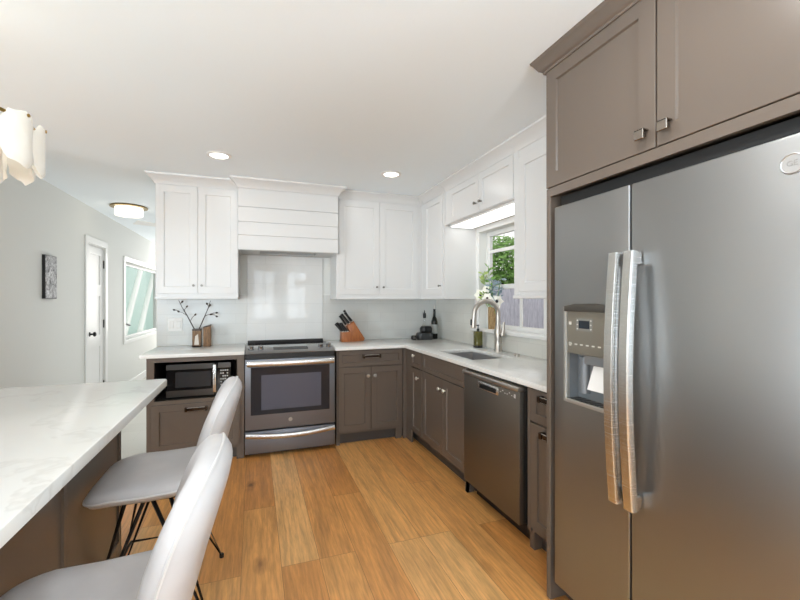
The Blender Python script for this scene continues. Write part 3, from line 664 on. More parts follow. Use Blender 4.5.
door('X', 1.53, 2.28, 1.405, 2.30, URX, WHITE, t, None, 0.06)
MB().sweep([(URX + 0.01, 2.336), (URX + 0.01, 1.506)], CROWN).build('crown_moulding', WHITE, t)
# under-cabinet light over the sink, widened to paint in the lit cabinet underside
t = thing('undercabinet_light', (1.8, 2.87, 2.02), 'light panel widened into the lit underside of the short cabinet over the window', 'light')
MB().box(1.71, 1.95, 2.36, 3.38, 2.030, 2.045, 0.003).build('housing', WPLAST, t)
MB().box(1.72, 1.94, 2.37, 3.37, 2.026, 2.030).build('diffuser', LEDM, t)

# ------------------------------------------------------------------ refrigerator and its surround
FX = 1.247
t = thing('refrigerator_surround', (1.65, 0.98, 0), 'tall brown cabinet surround built over and around the refrigerator', 'cabinet')
MB().box(FX + 0.004, XW - 0.002, 1.478, 1.503, 0, 1.85, 0.002).build('side_panel', BROWN, t)
MB().box(FX + 0.004, XW - 0.002, 0.452, 0.477, 0, 1.85, 0.002).build('side_panel', BROWN, t)
MB().box(FX + 0.02, XW - 0.002, 0.452, 1.503, 1.85, 2.439).box(FX + 0.004, FX + 0.024, 0.477, 1.478, 1.812, 1.85).box(FX + 0.002, FX + 0.02, 0.452, 1.503, 2.385, 2.42).build('carcass', BROWN, t)
def tabknob(y, z, parent):
    b = MB().box(FX - 0.030, FX - 0.022, y - 0.017, y + 0.017, z - 0.017, z + 0.017, 0.0015).box(FX - 0.024, FX, y - 0.006, y + 0.006, z - 0.006, z + 0.006)
    b.box(FX - 0.030, FX - 0.002, y - 0.017, y + 0.017, z + 0.012, z + 0.017, 0.001)
    b.build('knob', mat('polished_nickel', S(168, 158, 148), 0.16, 1.0), parent)
q = door('X', 0.970, 1.500, 1.853, 2.383, FX, BROWN, t, None, 0.062); tabknob(1.008, 1.905, q)
q = door('X', 0.455, 0.964, 1.853, 2.383, FX, BROWN, t, None, 0.062); tabknob(0.926, 1.905, q)
BC = [(0, 2.375), (0.010, 2.375), (0.012, 2.385), (0.024, 2.392), (0.032, 2.405), (0.044, 2.424), (0.050, 2.430), (0.052, 2.439), (0, 2.439)]
MB().sweep([(URX - 0.075, 1.503), (FX + 0.004, 1.503), (FX + 0.004, 0.452), (XW - 0.02, 0.452)], BC).build('crown_moulding', BROWN, t)

t = thing('refrigerator', (1.65, 0.98, 0), 'tall slate steel side-by-side refrigerator with a water dispenser', 'refrigerator')
MB().box(FX + 0.08, XW - 0.03, 0.53, 1.448, 0.03, 1.755).box(FX + 0.10, FX + 0.6, 0.55, 1.43, 0, 0.03).box(FX + 0.06, FX + 0.08, 0.535, 1.443, 0.03, 0.095).build('body', mat('fridge_body', S(58, 58, 58), 0.5), t)
MB().box(FX + 0.035, FX + 0.40, 0.535, 1.445, 1.756, 1.806).build('top_gap_shade', RUB, t)  # black box put in for the shade of the gap above the refrigerator
MB().box(FX + 0.068, FX + 0.082, 0.53, 1.448, 0.10, 1.755).build('gasket_and_gap_shade', RUB, t)
# freezer door with the dispenser opening
def openslab(b, y0, y1, z0, z1, hy0, hy1, hz0, hz1, xf, xb, depth, bev):
    b.grid_slab([y0, hy0, hy1, y1], [z0, hz0, hz1, z1], {(1, 1)}, xf, xb, 'yzx')
    es = [e for e in b.bm.edges if len(e.link_faces) == 2 and e.calc_face_angle() > 1 and all(abs(v.co.x - xf) < 1e-6 for v in e.verts)]
    es += [e for e in b.bm.edges if len(e.link_faces) == 2 and e.calc_face_angle() > 1 and all(abs(v.co.x - xf) > 1e-6 or True for v in e.verts) and abs(e.verts[0].co.x - e.verts[1].co.x) > 0.01 and all(min(abs(v.co.y - y0), abs(v.co.y - y1)) < 1e-6 for v in e.verts)]
    bmesh.ops.bevel(b.bm, geom=list(set(es)), offset=bev, segments=3, affect='EDGES', profile=0.5)
b = MB(); HY0, HY1, HZ0, HZ1 = 1.165, 1.378, 0.925, 1.318
openslab(b, 1.067, 1.448, 0.10, 1.756, HY0, HY1, HZ0, HZ1, FX, FX + 0.068, 0, 0.006)
fd = b.build('freezer_door', STEEL, t)
rd = MB().box(FX, FX + 0.068, 0.53, 1.061, 0.10, 1.756, 0.006, 3).build('refrigerator_door', STEEL, t)
# dispenser
BZ = mat('bezel_light', S(170, 168, 162), 0.35, 0.5)
dp = MB().grid_slab([HY0 - 0.006, HY0 + 0.004, HY1 - 0.008, HY1 + 0.006], [HZ0 - 0.006, HZ0 + 0.010, HZ1 - 0.004, HZ1 + 0.002], {(1, 1)}, FX - 0.006, FX + 0.015, 'yzx', 0.002).build('dispenser_bezel', BZ, fd)
MB().box(FX + 0.0, FX + 0.03, HY0 + 0.004, HY1 - 0.008, 1.125, HZ1 - 0.004, 0.003).build('dispenser_panel', mat('panel_taupe', S(124, 119, 108), 0.35, 0.4), fd)
MB().prism([(HY0 + 0.0, 1.300), (HY1 - 0.002, 1.300), (HY1 - 0.002, 1.322), (HY1 - 0.06, 1.332), (HY0 + 0.05, 1.334), (HY0 + 0.0, 1.328)], 'x', FX - 0.012, FX + 0.02, 0.003).build('dispenser_visor', mat('visor_dark', S(58, 54, 48), 0.4), fd)
MB().box(FX - 0.001, FX + 0.004, 1.232, 1.318, 1.222, 1.272).build('display_frame', GREYP, fd)
MB().box(FX - 0.002, FX + 0.003, 1.247, 1.303, 1.232, 1.264).build('display', mat('lcd_dark', S(30, 36, 44), 0.2), fd)
BPALE = mat('button_pale', S(196, 194, 186), 0.4)
bts = [(y - 0.003, y + 0.003, z, z + 0.005) for y in (1.24, 1.31) for z in (1.228, 1.245, 1.262)] + [(1.192 + i * 0.03, 1.205 + i * 0.03, 1.163, 1.168) for i in range(6)] + [(1.345, 1.357, 1.157, 1.172), (1.345, 1.357, 1.245, 1.257)]
for q in bts: MB().box(FX - 0.0018, FX + 0.002, *q).build('button', BPALE, fd)
RC = mat('recess_grey', S(126, 130, 134), 0.35, 0.3)
b = MB().box(FX + 0.060, FX + 0.066, HY0, HY1, HZ0, 1.13).box(FX + 0.005, FX + 0.062, HY0, HY0 + 0.005, HZ0, 1.13).box(FX + 0.005, FX + 0.062, HY1 - 0.007, HY1 - 0.002, HZ0, 1.13).lathe([(0.022, 0), (0.022, 0.15)], (FX + 0.055, 1.325, 0.96)).box(FX + 0.02, FX + 0.06, 1.20, 1.30, 1.085, 1.128, 0.004)
b.build('dispenser_recess', RC, fd)
MB().hexa([(FX + 0.022, 1.19, 0.985), (FX + 0.022, 1.283, 0.985), (FX + 0.028, 1.283, 0.985), (FX + 0.028, 1.19, 0.985), (FX + 0.045, 1.20, 1.09), (FX + 0.045, 1.268, 1.09), (FX + 0.051, 1.268, 1.09), (FX + 0.051, 1.20, 1.09)]).build('dispenser_paddle', WPLAST, fd)
b = MB().box(FX - 0.004, FX + 0.06, HY0 + 0.003, HY1 - 0.004, HZ0, HZ0 + 0.010, 0.002); tr = b.build('drip_tray', GREYP, fd)
b = MB()
for i in range(7): b.box(FX + 0.004, FX + 0.052, HY0 + 0.022 + i * 0.026, HY0 + 0.036 + i * 0.026, HZ0 + 0.008, HZ0 + 0.0115)
b.build('tray_grille', BLACK, fd)
def fridge_handle(y, parent):
    n = 16; rings = []
    for i in range(n + 1):
        s = i / n; z = 0.63 + 0.885 * s; bow = 0.040 + 0.024 * math.sin(PI * s); w = 0.0205; d = 0.012
        x = FX - bow
        rings.append([(x - d, y - w * 0.75, z), (x - d * 0.2, y - w, z), (x + d, y - w, z), (x + d, y + w, z), (x - d * 0.2, y + w, z), (x - d, y + w * 0.75, z)])
    b = MB().loops(rings)
    for z in (0.655, 1.490): b.box(FX - 0.034, FX, y - 0.014, y + 0.014, z - 0.024, z + 0.024, 0.004)
    return b.build('door_handle', HSTEEL, parent)
fridge_handle(1.093, fd); fridge_handle(1.030, rd)
by, bz = 0.607, 1.683
bd = MB().lathe([(0.026, 0), (0.026, 0.002), (0.0235, 0.0035), (0.022, 0.002), (0, 0.002)], (FX, by, bz), (-1, 0, 0), 28).build('badge', mat('badge_silver', S(190, 191, 192), 0.3, 0.8), rd)
text_mesh('GE', 0.019, (FX - 0.0022, by, bz), (0, -1, 0), (0, 0, 1), 'badge_letters', mat('badge_letter', S(172, 172, 172), 0.3, 0.8), rd)

# ------------------------------------------------------------------ island
t = thing('kitchen_island', (-0.9, 1.3, 0), 'dark brown panelled island base under the white top', 'island')
IX0, IX1, IY0, IY1 = -1.33, -0.64, 0.2, 2.43
MB().box(IX0, IX1 - 0.012, IY0, IY1 - 0.012, 0.0, 0.874).build('carcass', BROWN, t)
ys = [IY1, 1.80, 1.17, 0.54, IY0]
for ya, yb in zip(ys, ys[1:]):
    b = MB(); a0, a1 = yb + 0.0015, ya - 0.0015
    b.grid_slab([a0, a0 + 0.03, a1 - 0.03, a1], [0.09, 0.13, 0.82, 0.873], {(1, 1)}, IX1 - 0.012, IX1, 'yzx').box(IX1 - 0.013, IX1 - 0.008, a0 + 0.02, a1 - 0.02, 0.12, 0.83)
    b.build('side_panel', BROWN, t)
MB().box(IX0 + 0.01, IX1, IY1 - 0.012, IY1, 0.09, 0.873).build('end_panel', BROWN, t)
MB().box(IX1 - 0.012, IX1 + 0.002, IY0, IY1 + 0.002, 0, 0.09, 0.002).build('base_moulding', BROWN, t)
def rrect(x0, x1, y0, y1, r, n=6):
    out = []
    for cx, cy, a in ((x1 - r, y1 - r, 0), (x0 + r, y1 - r, PI / 2), (x0 + r, y0 + r, PI), (x1 - r, y0 + r, 1.5 * PI)):
        for i in range(n + 1): out.append((cx + r * math.cos(a + i * PI / 2 / n), cy + r * math.sin(a + i * PI / 2 / n)))
    return out
rs = []
for ins, z in ((0.004, 0.874), (0, 0.878), (0, 0.910), (0.0015, 0.9128), (0.004, CT)):
    rs.append([(x, y, z) for x, y in rrect(-1.36 + ins, -0.45 - ins, 0.15 + ins, 2.54 - ins, 0.022)])
tag(MB().loops(rs).build('island_countertop', QUARTZ, None, 30), 'large white veined quartz top on the island', 'countertop')

# ------------------------------------------------------------------ stools (front of the seat towards -X)
def sup(a, b, n, k=40):
    out = []
    for i in range(k):
        th = 2 * PI * i / k; c, s_ = math.cos(th), math.sin(th)
        out.append((a * math.copysign(abs(c) ** (2 / n), c), b * math.copysign(abs(s_) ** (2 / n), s_)))
    return out
def stool():
    t = thing('bar_stool', (0, 0, 0))
    SZ = 0.61; A, B = 0.215, 0.235
    def sz(x, y, z): return z + 0.022 * (x / A) ** 2 * (1 if x > 0 else 0.2) - (0.018 * max(0, -x / A - 0.5) * 2)
    rings = []
    for sc_, z in ((0.2, SZ - 0.075), (0.80, SZ - 0.070), (0.95, SZ - 0.052), (1.0, SZ - 0.036), (0.995, SZ - 0.022), (0.95, SZ - 0.008), (0.85, SZ), (0.6, SZ + 0.005), (0.3, SZ + 0.003), (0.05, SZ + 0.002)):
        rings.append([(x, y, sz(x, y, z)) for x, y in sup(A * sc_, B * sc_, 5.5)])
    se = MB().loops(rings).build('seat', FAB, t, 60)
    MB().tube([(x * 1.003, y * 1.003, sz(x, y, SZ - 0.032)) for x, y in sup(A, B, 5.5)], 0.004, 6, True).build('piping', PIPE, se)
    # back: a padded curved shell
    H, W = 0.215, 0.225; zc = 0.765
    def deform(y, v, c):       # y across, v up from the centre, c thickness (+ = towards the rear)
        s_ = (v + H) / (2 * H); th = 1.0 - 0.25 * max(0, s_ - 0.5)
        x = 0.195 + 0.13 * s_ + 0.03 * (s_ - 0.5) ** 2 - 0.035 * (abs(y) / W) ** 2.2 + c * th * 0.9
        return (x, y, zc + v - 0.35 * c)
    def outl(sc_):
        pts = []
        for y, v in sup(W * sc_, H * sc_, 2.9):
            k = 1 - 0.16 * max(0, v / H) ** 2 - 0.10 * max(0, -v / H)
            pts.append((y * k, v))
        return pts
    rings = []
    for sc_, c in ((0.04, -0.050), (0.4, -0.050), (0.72, -0.049), (0.86, -0.044), (0.93, -0.034), (0.98, -0.018), (1.0, 0.0), (0.98, 0.018), (0.93, 0.034), (0.86, 0.044), (0.72, 0.049), (0.4, 0.050), (0.04, 0.050)):
        rings.append([deform(y, v, c) for y, v in outl(sc_)])
    bk = MB().loops(rings).build('backrest', FAB, t, 60)
    MB().tube([deform(y * 1.004, v * 1.004, 0.004) for y, v in outl(1.0)], 0.004, 6, True).build('piping', PIPE, bk)
    MB().tube([deform(W * 0.84 * i / 10, -0.07, -0.0485 + 0.006 * abs(i / 10) ** 6) for i in range(-10, 11)], 0.0025, 5).build('seam', mat('seam_grey', S(165, 162, 160), 0.5), bk)
    for sx in (-1, 1):
        for sy in (-1, 1):
            foot = ((0.20 if sx < 0 else 0.25) * sx, 0.26 * sy, 0.010)
            b = MB().tube([(0.045 * sx - 0.035, 0.13 * sy, SZ - 0.073), foot, (0.045 * sx + 0.035, 0.14 * sy, SZ - 0.073)], 0.0085, 8)
            lg = b.build('leg', BRMET, t)
            MB().lathe([(0.011, 0), (0.012, 0.016), (0.009, 0.02)], (foot[0], foot[1], 0), (0, 0, 1), 10).build('foot_cap', BLACK, lg)
    fz = 0.185; r_ = (SZ - 0.073 - fz) / (SZ - 0.073)
    fx = 0.255 - (0.255 - 0.15) * (1 - r_) ; fy = 0.26 - (0.26 - 0.145) * (1 - r_)
    def corner(sx, sy): k = fz / (SZ - 0.073); return (sx * ((0.20 if sx < 0 else 0.25) * (1 - k) + 0.045 * k), sy * (0.26 * (1 - k) + 0.135 * k), fz)
    MB().tube([corner(-1, -1), corner(1, -1), corner(1, 1), corner(-1, 1)], 0.007, 8, True).build('footrest', BRMET, t)
    MB().box(-0.16, 0.15, -0.16, 0.16, SZ - 0.080, SZ - 0.070).build('seat_plate', BRMET, t)
    return t
s1 = stool(); s2 = copy_tree(s1)
s1.location = (-0.41, 2.05, 0); s2.location = (-0.41, 1.15, 0)
tag(s1, 'grey upholstered bar stool at the island, the one next to the microwave cabinet', 'bar stool', 'bar stools at the island')
tag(s2, 'grey upholstered bar stool at the island, closer to the camera and cut by the frame', 'bar stool', 'bar stools at the island')

# ------------------------------------------------------------------ ceiling lights
def can(x, y, label, power=1.6):
    t = thing('recessed_light', (x, y, ZC), label, 'ceiling light', 'recessed ceiling lights')
    MB().lathe([(0.062, -0.001), (0.088, -0.001), (0.088, -0.005), (0.066, -0.010), (0.062, -0.004)], (x, y, ZC)).build('trim_ring', WPLAST, t)
    MB().lathe([(0.063, -0.002), (0.063, -0.005), (0, -0.006)], (x, y, ZC)).build('lens', LENS, t)
    l = bpy.data.lights.new('can_lamp', 'AREA'); l.shape = 'DISK'; l.size = 0.12; l.energy = power; l.color = (1, 0.98, 0.95)
    lo = bpy.data.objects.new('can_lamp', l); COL.objects.link(lo); lo.parent = t; lo.location = (0, 0, -0.014)
can(-0.248, 3.32, 'round recessed ceiling light in front of the cabinet above the microwave')
can(1.114, 3.31, 'round recessed ceiling light in front of the corner cabinets')
for x, y, s_, pw_ in ((-0.248, 1.0, 'stools at the island', 2.2), (0.72, 0.75, 'floor before the refrigerator', 4.5)):  # unseen cans added out of frame for extra light
    can(x, y, 'added unseen recessed ceiling light over the ' + s_, pw_)
t = thing('flush_ceiling_lamp', (-1.37, 5.5, ZC), 'round flush ceiling lamp with a bronze plate and glowing white drum', 'ceiling lamp')
MB().lathe([(0.18, 0), (0.190, -0.010), (0.188, -0.016), (0.14, -0.018)], (-1.37, 5.5, ZC), seg=40).build('ceiling_plate', BRASS, t)
MB().lathe([(0.138, -0.017), (0.140, -0.026), (0.140, -0.10), (0.134, -0.108), (0, -0.109)], (-1.37, 5.5, ZC), seg=40).build('drum_shade', DRUM, t)
# chandelier over the island
CX, CY = -1.02, 1.75
t = thing('chandelier', (CX, CY, ZC), 'brass chandelier of overlapping white cast glass petals over the island', 'chandelier')
MB().lathe([(0.065, 0), (0.065, -0.02), (0.012, -0.03), (0.010, -0.42), (0.02, -0.43), (0.02, -0.52), (0, -0.53)], (CX, CY, ZC)).build('stem', BRASS, t)
def ring_pts(r, z, n=40): return [(CX + r * math.cos(2 * PI * i / n), CY + r * math.sin(2 * PI * i / n), z) for i in range(n)]
b = MB().tube(ring_pts(0.285, 1.955), 0.006, 8, True).tube(ring_pts(0.17, 1.93), 0.006, 8, True)
for i in range(6):
    a = 2 * PI * i / 6 + 0.3; b.tube([(CX, CY, 1.98), (CX + 0.285 * math.cos(a), CY + 0.285 * math.sin(a), 1.955)], 0.005, 6)
b.build('ring_frame', BRASS, t)
def petal_ring(nP, r, ztop, hgt, wid, ph):
    for i in range(nP):
        a = 2 * PI * i / nP + ph; R = random.Random(i * 7 + nP)
        u = Vector((-math.sin(a), math.cos(a), 0)); n_ = Vector((math.cos(a), math.sin(a), 0)); c = Vector((CX, CY, ztop - hgt / 2 + R.uniform(-0.008, 0.008))) + n_ * r
        rings = []
        for sc_, d in ((0.05, 0.010), (0.6, 0.009), (0.92, 0.007), (1.0, 0.0), (0.92, -0.007), (0.6, -0.009), (0.05, -0.010)):
            rr = []
            for k, (p, q) in enumerate(sup(wid / 2 * sc_, hgt / 2 * sc_, 2.6, 28)):
                wv = 1 + 0.05 * math.sin(k * 1.7 + i * 2) + 0.03 * math.sin(k * 2.9 + i)
                rr.append(tuple(c + u * p * wv + Vector((0, 0, q * wv)) + n_ * (d - 0.9 * p * p / max(wid, 0.01) + 0.10 * (q / hgt) ** 2 * hgt)))
            rings.append(rr)
        pe = MB().loops(rings).build('petal', PETGL, t, 60)
        MB().lathe([(0.006, -0.012), (0.006, 0.014), (0, 0.016)], tuple(c + Vector((0, 0, hgt / 2 - 0.012))), tuple(n_), 8).build('petal_pin', BRASS, pe)
petal_ring(12, 0.30, 1.985, 0.185, 0.145, 0.36); petal_ring(8, 0.19, 1.94, 0.18, 0.14, 0.2)
for i in range(4):
    a = i * PI / 2 + 0.5
    MB().lathe([(0.012, 0), (0.022, -0.03), (0.026, -0.05), (0.018, -0.072), (0, -0.08)], (CX + 0.11 * math.cos(a), CY + 0.11 * math.sin(a), 1.955), seg=12).build('bulb', BULB, t)
l = bpy.data.lights.new('chandelier_lamp', 'POINT'); l.energy = 1.2; l.color = (1, 0.95, 0.86); l.shadow_soft_size = 0.08
lo = bpy.data.objects.new('chandelier_lamp', l); COL.objects.link(lo); lo.parent = t; lo.location = (0, 0, -0.33)
# unseen uplighter added out of frame to brighten the ceiling
t = thing('added_uplighter', (0.95, -0.45, 0), 'added unseen uplighter that brightens the ceiling, past the refrigerator', 'floor lamp')
MB().lathe([(0.15, 0), (0.15, 0.012), (0.02, 0.025), (0, 0.025)], (0.95, -0.45, 0)).build('base', WPLAST, t)
MB().lathe([(0.012, 0.02), (0.012, 1.68)], (0.95, -0.45, 0), seg=12).build('pole', WPLAST, t)
MB().lathe([(0.02, 1.67), (0.10, 1.70), (0.17, 1.78), (0.165, 1.78), (0.10, 1.712), (0.02, 1.69)], (0.95, -0.45, 0), seg=32).build('bowl_shade', WPLAST, t)
l = bpy.data.lights.new('added_uplight', 'AREA'); l.shape = 'DISK'; l.size = 0.2; l.energy = 36; l.color = (0.80, 0.92, 1.0)
lo = bpy.data.objects.new('added_uplight', l); COL.objects.link(lo); lo.parent = t; lo.location = (0, 0, 1.75); lo.rotation_euler = (PI, 0, 0)
# hall ceiling fan, one blade in view
t = thing('ceiling_fan', (-0.93, 6.15, ZC), 'white hall ceiling fan whose blade tip peeks out beside the upper cabinet', 'ceiling fan')
MB().lathe([(0.07, 0), (0.06, -0.04), (0.015, -0.05), (0.015, -0.09), (0.09, -0.10), (0.10, -0.16), (0.05, -0.19), (0, -0.19)], (-0.93, 6.15, ZC)).build('motor', WPLAST, t)
for i in range(4):
    a = PI + 0.58 + i * PI / 2; u = Vector((math.cos(a), math.sin(a), 0)); v = Vector((-u.y, u.x, 0.18)); c = Vector((-0.93, 6.15, 2.315))
    P = [c + u * 0.1 - v * 0.04, c + u * 0.55 - v * 0.07, c + u * 0.55 + v * 0.07, c + u * 0.1 + v * 0.04]
    MB().hexa([tuple(p) for p in P] + [tuple(p + Vector((0, 0, 0.008))) for p in P]).build('blade', WPLAST, t)

# ------------------------------------------------------------------ things on walls and counters
t = thing('wall_art', (LX + 0.02, 4.665, 1.36), 'narrow black and white textured canvas on the hall wall', 'picture')
m = mat('art_print', S(190, 190, 190), 0.6); v = coords(m, (1, 6, 3)); nz = noise(m, v, 6, 6, 0.75, 1.2)
setc(m, ramp(m, nz.outputs[0], [(0.36, S(40, 40, 42)), (0.47, S(150, 150, 152)), (0.6, S(222, 222, 224))]))
MB().box(LX, LX + 0.025, 4.52, 4.75, 1.362, 1.762, 0.002).build('canvas_edge', mat('art_black', S(24, 23, 23), 0.6), t)
MB().box(LX + 0.024, LX + 0.027, 4.525, 4.745, 1.367, 1.757).build('canvas_face', m, t)
t = thing('light_switch', (-0.70, YW - 0.01, 1.054), 'white double light switch on the backsplash by the wooden vases', 'light switch')
MB().box(-0.764, -0.640, YW - 0.016, YW - 0.008, 1.054, 1.180, 0.003, 2).build('plate', WPLAST, t)
for x in (-0.732, -0.672): MB().box(x - 0.018, x + 0.018, YW - 0.021, YW - 0.014, 1.082, 1.152, 0.002).build('rocker', mat('rocker_white', S(225, 225, 222), 0.35), t)

# wooden vases and branches
t = thing('vase', (-0.502, 4.20, CT), 'square glass vase wrapped in brown wood, holding the bare branches', 'vase')
MB().grid_slab([-0.538, -0.530, -0.474, -0.466], [4.164, 4.172, 4.228, 4.236], {(1, 1)}, CT, CT + 0.165).box(-0.538, -0.466, 4.164, 4.236, CT, CT + 0.012).build('body', VASEW, t)
MB().grid_slab([-0.539, -0.529, -0.475, -0.465], [4.163, 4.173, 4.227, 4.237], {(1, 1)}, CT + 0.150, CT + 0.167).build('rim', BARK, t)
MB().hexa([(-0.522, 4.1632, CT + 0.02), (-0.482, 4.1632, CT + 0.02), (-0.482, 4.165, CT + 0.02), (-0.522, 4.165, CT + 0.02), (-0.514, 4.1632, CT + 0.10), (-0.490, 4.1632, CT + 0.12), (-0.490, 4.165, CT + 0.12), (-0.514, 4.165, CT + 0.10)]).build('glass_inset', mat('glass_pale', S(205, 196, 184), 0.15), t)
t = thing('vase', (-0.415, 4.20, CT), 'taller slim wooden vase with a dark slanted rim, empty, beside the branch vase', 'vase')
MB().prism([(-0.447, CT), (-0.384, CT), (-0.384, CT + 0.195), (-0.447, CT + 0.178)], 'y', 4.168, 4.232, 0.003).build('body', VASEW, t)
MB().prism([(-0.449, CT + 0.174), (-0.382, CT + 0.190), (-0.382, CT + 0.206), (-0.449, CT + 0.186)], 'y', 4.166, 4.234).build('rim', BARK, t)
def branch(pts, twigs, label, dark):
    b = MB().tube(pts, [0.007 - 0.0045 * i / (len(pts) - 1) for i in range(len(pts))], 6)
    for p, q in twigs:
        b.tube([p, tuple((Vector(p) + Vector(q)) / 2 + Vector((0, 0, 0.006))), q], [0.003, 0.0025, 0.0015], 5)
        b.lathe([(0, -0.014), (0.009, -0.004), (0.008, 0.006), (0, 0.014)], q, tuple((Vector(q) - Vector(p)).normalized()), 8)
    tag(b.build('branch', BARK), label, 'branch', 'bare branches in the wooden vase')
branch([(-0.50, 4.20, CT + 0.03), (-0.525, 4.20, CT + 0.165), (-0.585, 4.20, CT + 0.29), (-0.63, 4.20, CT + 0.375), (-0.655, 4.20, CT + 0.435)],
       [((-0.585, 4.2, CT + 0.29), (-0.655, 4.19, CT + 0.33)), ((-0.61, 4.2, CT + 0.335), (-0.585, 4.19, CT + 0.375)), ((-0.56, 4.2, CT + 0.24), (-0.515, 4.19, CT + 0.30)), ((-0.64, 4.2, CT + 0.40), (-0.625, 4.2, CT + 0.42)), ((-0.655, 4.19, CT + 0.33), (-0.69, 4.19, CT + 0.345))], 'bare dark branch leaning towards the light switch', 0)
branch([(-0.49, 4.21, CT + 0.03), (-0.485, 4.21, CT + 0.165), (-0.44, 4.22, CT + 0.28), (-0.405, 4.22, CT + 0.37), (-0.39, 4.22, CT + 0.43)],
       [((-0.44, 4.22, CT + 0.28), (-0.385, 4.21, CT + 0.30)), ((-0.385, 4.21, CT + 0.30), (-0.335, 4.2, CT + 0.315)), ((-0.415, 4.22, CT + 0.35), (-0.395, 4.22, CT + 0.385)), ((-0.385, 4.21, CT + 0.30), (-0.335, 4.2, CT + 0.28)), ((-0.405, 4.22, CT + 0.37), (-0.42, 4.22, CT + 0.40))], 'bare branch with small buds leaning towards the range', 0)

# knife block and knives
KX, KY = 0.855, 4.14
t = thing('knife_block', (KX + 0.11, KY + 0.05, CT), 'slanted brown wooden knife block on the counter beside the range', 'knife block')
MB().prism([(KX + 0.135, CT), (KX + 0.235, CT + 0.005), (KX + 0.245, CT + 0.03), (KX + 0.125, CT + 0.215), (KX + 0.055, CT + 0.165)], 'y', KY, KY + 0.11, 0.003).build('main_block', BLOCKW, t)
MB().prism([(KX, CT), (KX + 0.150, CT), (KX + 0.086, CT + 0.105), (KX + 0.004, CT + 0.100)], 'y', KY, KY + 0.11, 0.003).build('front_block', BLOCKW, t)
kd = Vector((-0.60, -0.05, 0.80)).normalized()
def knife(p, L, wv, label):
    R_ = random.Random(label); kd = Vector((-0.60 + R_.uniform(-0.10, 0.10), -0.05 + R_.uniform(-0.08, 0.08), 0.80)).normalized(); L *= R_.uniform(0.88, 1.12)
    p = Vector(p); t = thing('knife', tuple(p), label, 'knife', 'knives in the block')
    sd = Vector((0, 1, 0)); n_ = kd.cross(sd).normalized()
    def bar(a0, a1, h, w_): 
        c = []
        for a in (a0, a1):
            for s1_, s2_ in ((-1, -1), (1, -1), (1, 1), (-1, 1)): c.append(tuple(p + kd * a + n_ * h * s1_ + sd * w_ * s2_))
        return c
    MB().hexa(bar(0.010, L, wv, 0.010)).hexa(bar(L, L + 0.014, wv * 1.15, 0.011)).build('handle', BLACK, t)
    MB().hexa(bar(-0.004, 0.010, wv * 0.9, 0.0065)).build('bolster', NICKEL, t)
    MB().lathe([(0.0035, 0), (0.0035, 0.001), (0, 0.0015)], tuple(p + kd * (L * 0.4) - sd * 0.008), (0, -1, 0), 8).lathe([(0.0035, 0), (0.0035, 0.001), (0, 0.0015)], tuple(p + kd * (L * 0.75) - sd * 0.008), (0, -1, 0), 8).build('rivets', NICKEL, t)
big = [(0.090, 0.190, 'top row'), (0.108, 0.203, 'top row')]
e0 = Vector((KX + 0.055, 0, CT + 0.165)); e1 = Vector((KX + 0.125, 0, CT + 0.215))
for (s_, yy, L, lab) in ((0.86, 0.025, 0.120, 'long black-handled knife in the upper slot of the block, front side'), (0.86, 0.085, 0.125, 'long black-handled knife in the upper slot of the block, wall side'),
                       (0.45, 0.025, 0.112, 'black-handled knife in the middle of the block, front side'), (0.45, 0.085, 0.115, 'black-handled knife in the middle of the block, wall side'),
                       (0.06, 0.055, 0.115, 'black-handled knife in the lower slot of the main block')):
    q = e0.lerp(e1, s_); knife((q.x, KY + yy, q.z), L, 0.0105, lab)
f0 = Vector((KX + 0.012, 0, CT + 0.102)); f1 = Vector((KX + 0.078, 0, CT + 0.105))
for (s_, yy, lab) in ((0.05, 0.02, 'small steak knife at the outer front corner of the block'), (0.05, 0.085, 'small steak knife at the outer rear corner of the block'), (0.45, 0.02, 'small steak knife in the front middle of the low block'), (0.45, 0.085, 'small steak knife in the rear middle of the low block'), (0.85, 0.02, 'small steak knife in front, against the main block'), (0.85, 0.085, 'small steak knife at the rear, against the main block')):
    q = f0.lerp(f1, s_); knife((q.x, KY + yy, q.z), 0.100, 0.0085, lab)

# corner group
t = thing('countertop_grinder', (1.77, 4.12, CT), 'dark stacked appliance with a rounded lid in the counter corner', 'appliance')
DKP = mat('charcoal_plastic', S(52, 52, 52), 0.45)
MB().loops([[(1.775 + x, 4.12 + y, CT + z) for x, y in sup(a, b_, 4, 32)] for a, b_, z in ((0.085, 0.06, 0.0), (0.092, 0.065, 0.01), (0.090, 0.063, 0.06), (0.080, 0.055, 0.075))]).build('base', DKP, t, 40)
MB().loops([[(1.795 + x, 4.12 + y, CT + z) for x, y in sup(a, b_, 3, 32)] for a, b_, z in ((0.055, 0.045, 0.075), (0.066, 0.05, 0.085), (0.068, 0.052, 0.12), (0.055, 0.045, 0.145), (0.02, 0.02, 0.15))]).build('lid', BLACK, t, 40)
tag(MB().lathe([(0.02, 0), (0.034, 0.012), (0.036, 0.03), (0.028, 0.048), (0, 0.052)], (1.645, 4.10, CT)).build('round_pot', BLACK), 'small round black pot beside the dark appliance in the corner', 'pot')
t = thing('oil_bottle', (1.82, 4.22, CT), 'clear glass bottle with a black pour stopper in the corner', 'bottle')
MB().lathe([(0.03, 0), (0.032, 0.01), (0.032, 0.13), (0.012, 0.18), (0.011, 0.235), (0.014, 0.24)], (1.82, 4.22, CT), seg=18).build('body', CLEAR, t)
MB().lathe([(0.014, 0.232), (0.017, 0.24), (0.017, 0.285), (0.006, 0.29), (0.004, 0.32), (0, 0.322)], (1.82, 4.22, CT), seg=14).build('stopper', BLACK, t)
t = thing('wine_bottle', (1.915, 4.16, CT), 'tall dark bottle with a pale label standing in the corner', 'bottle')
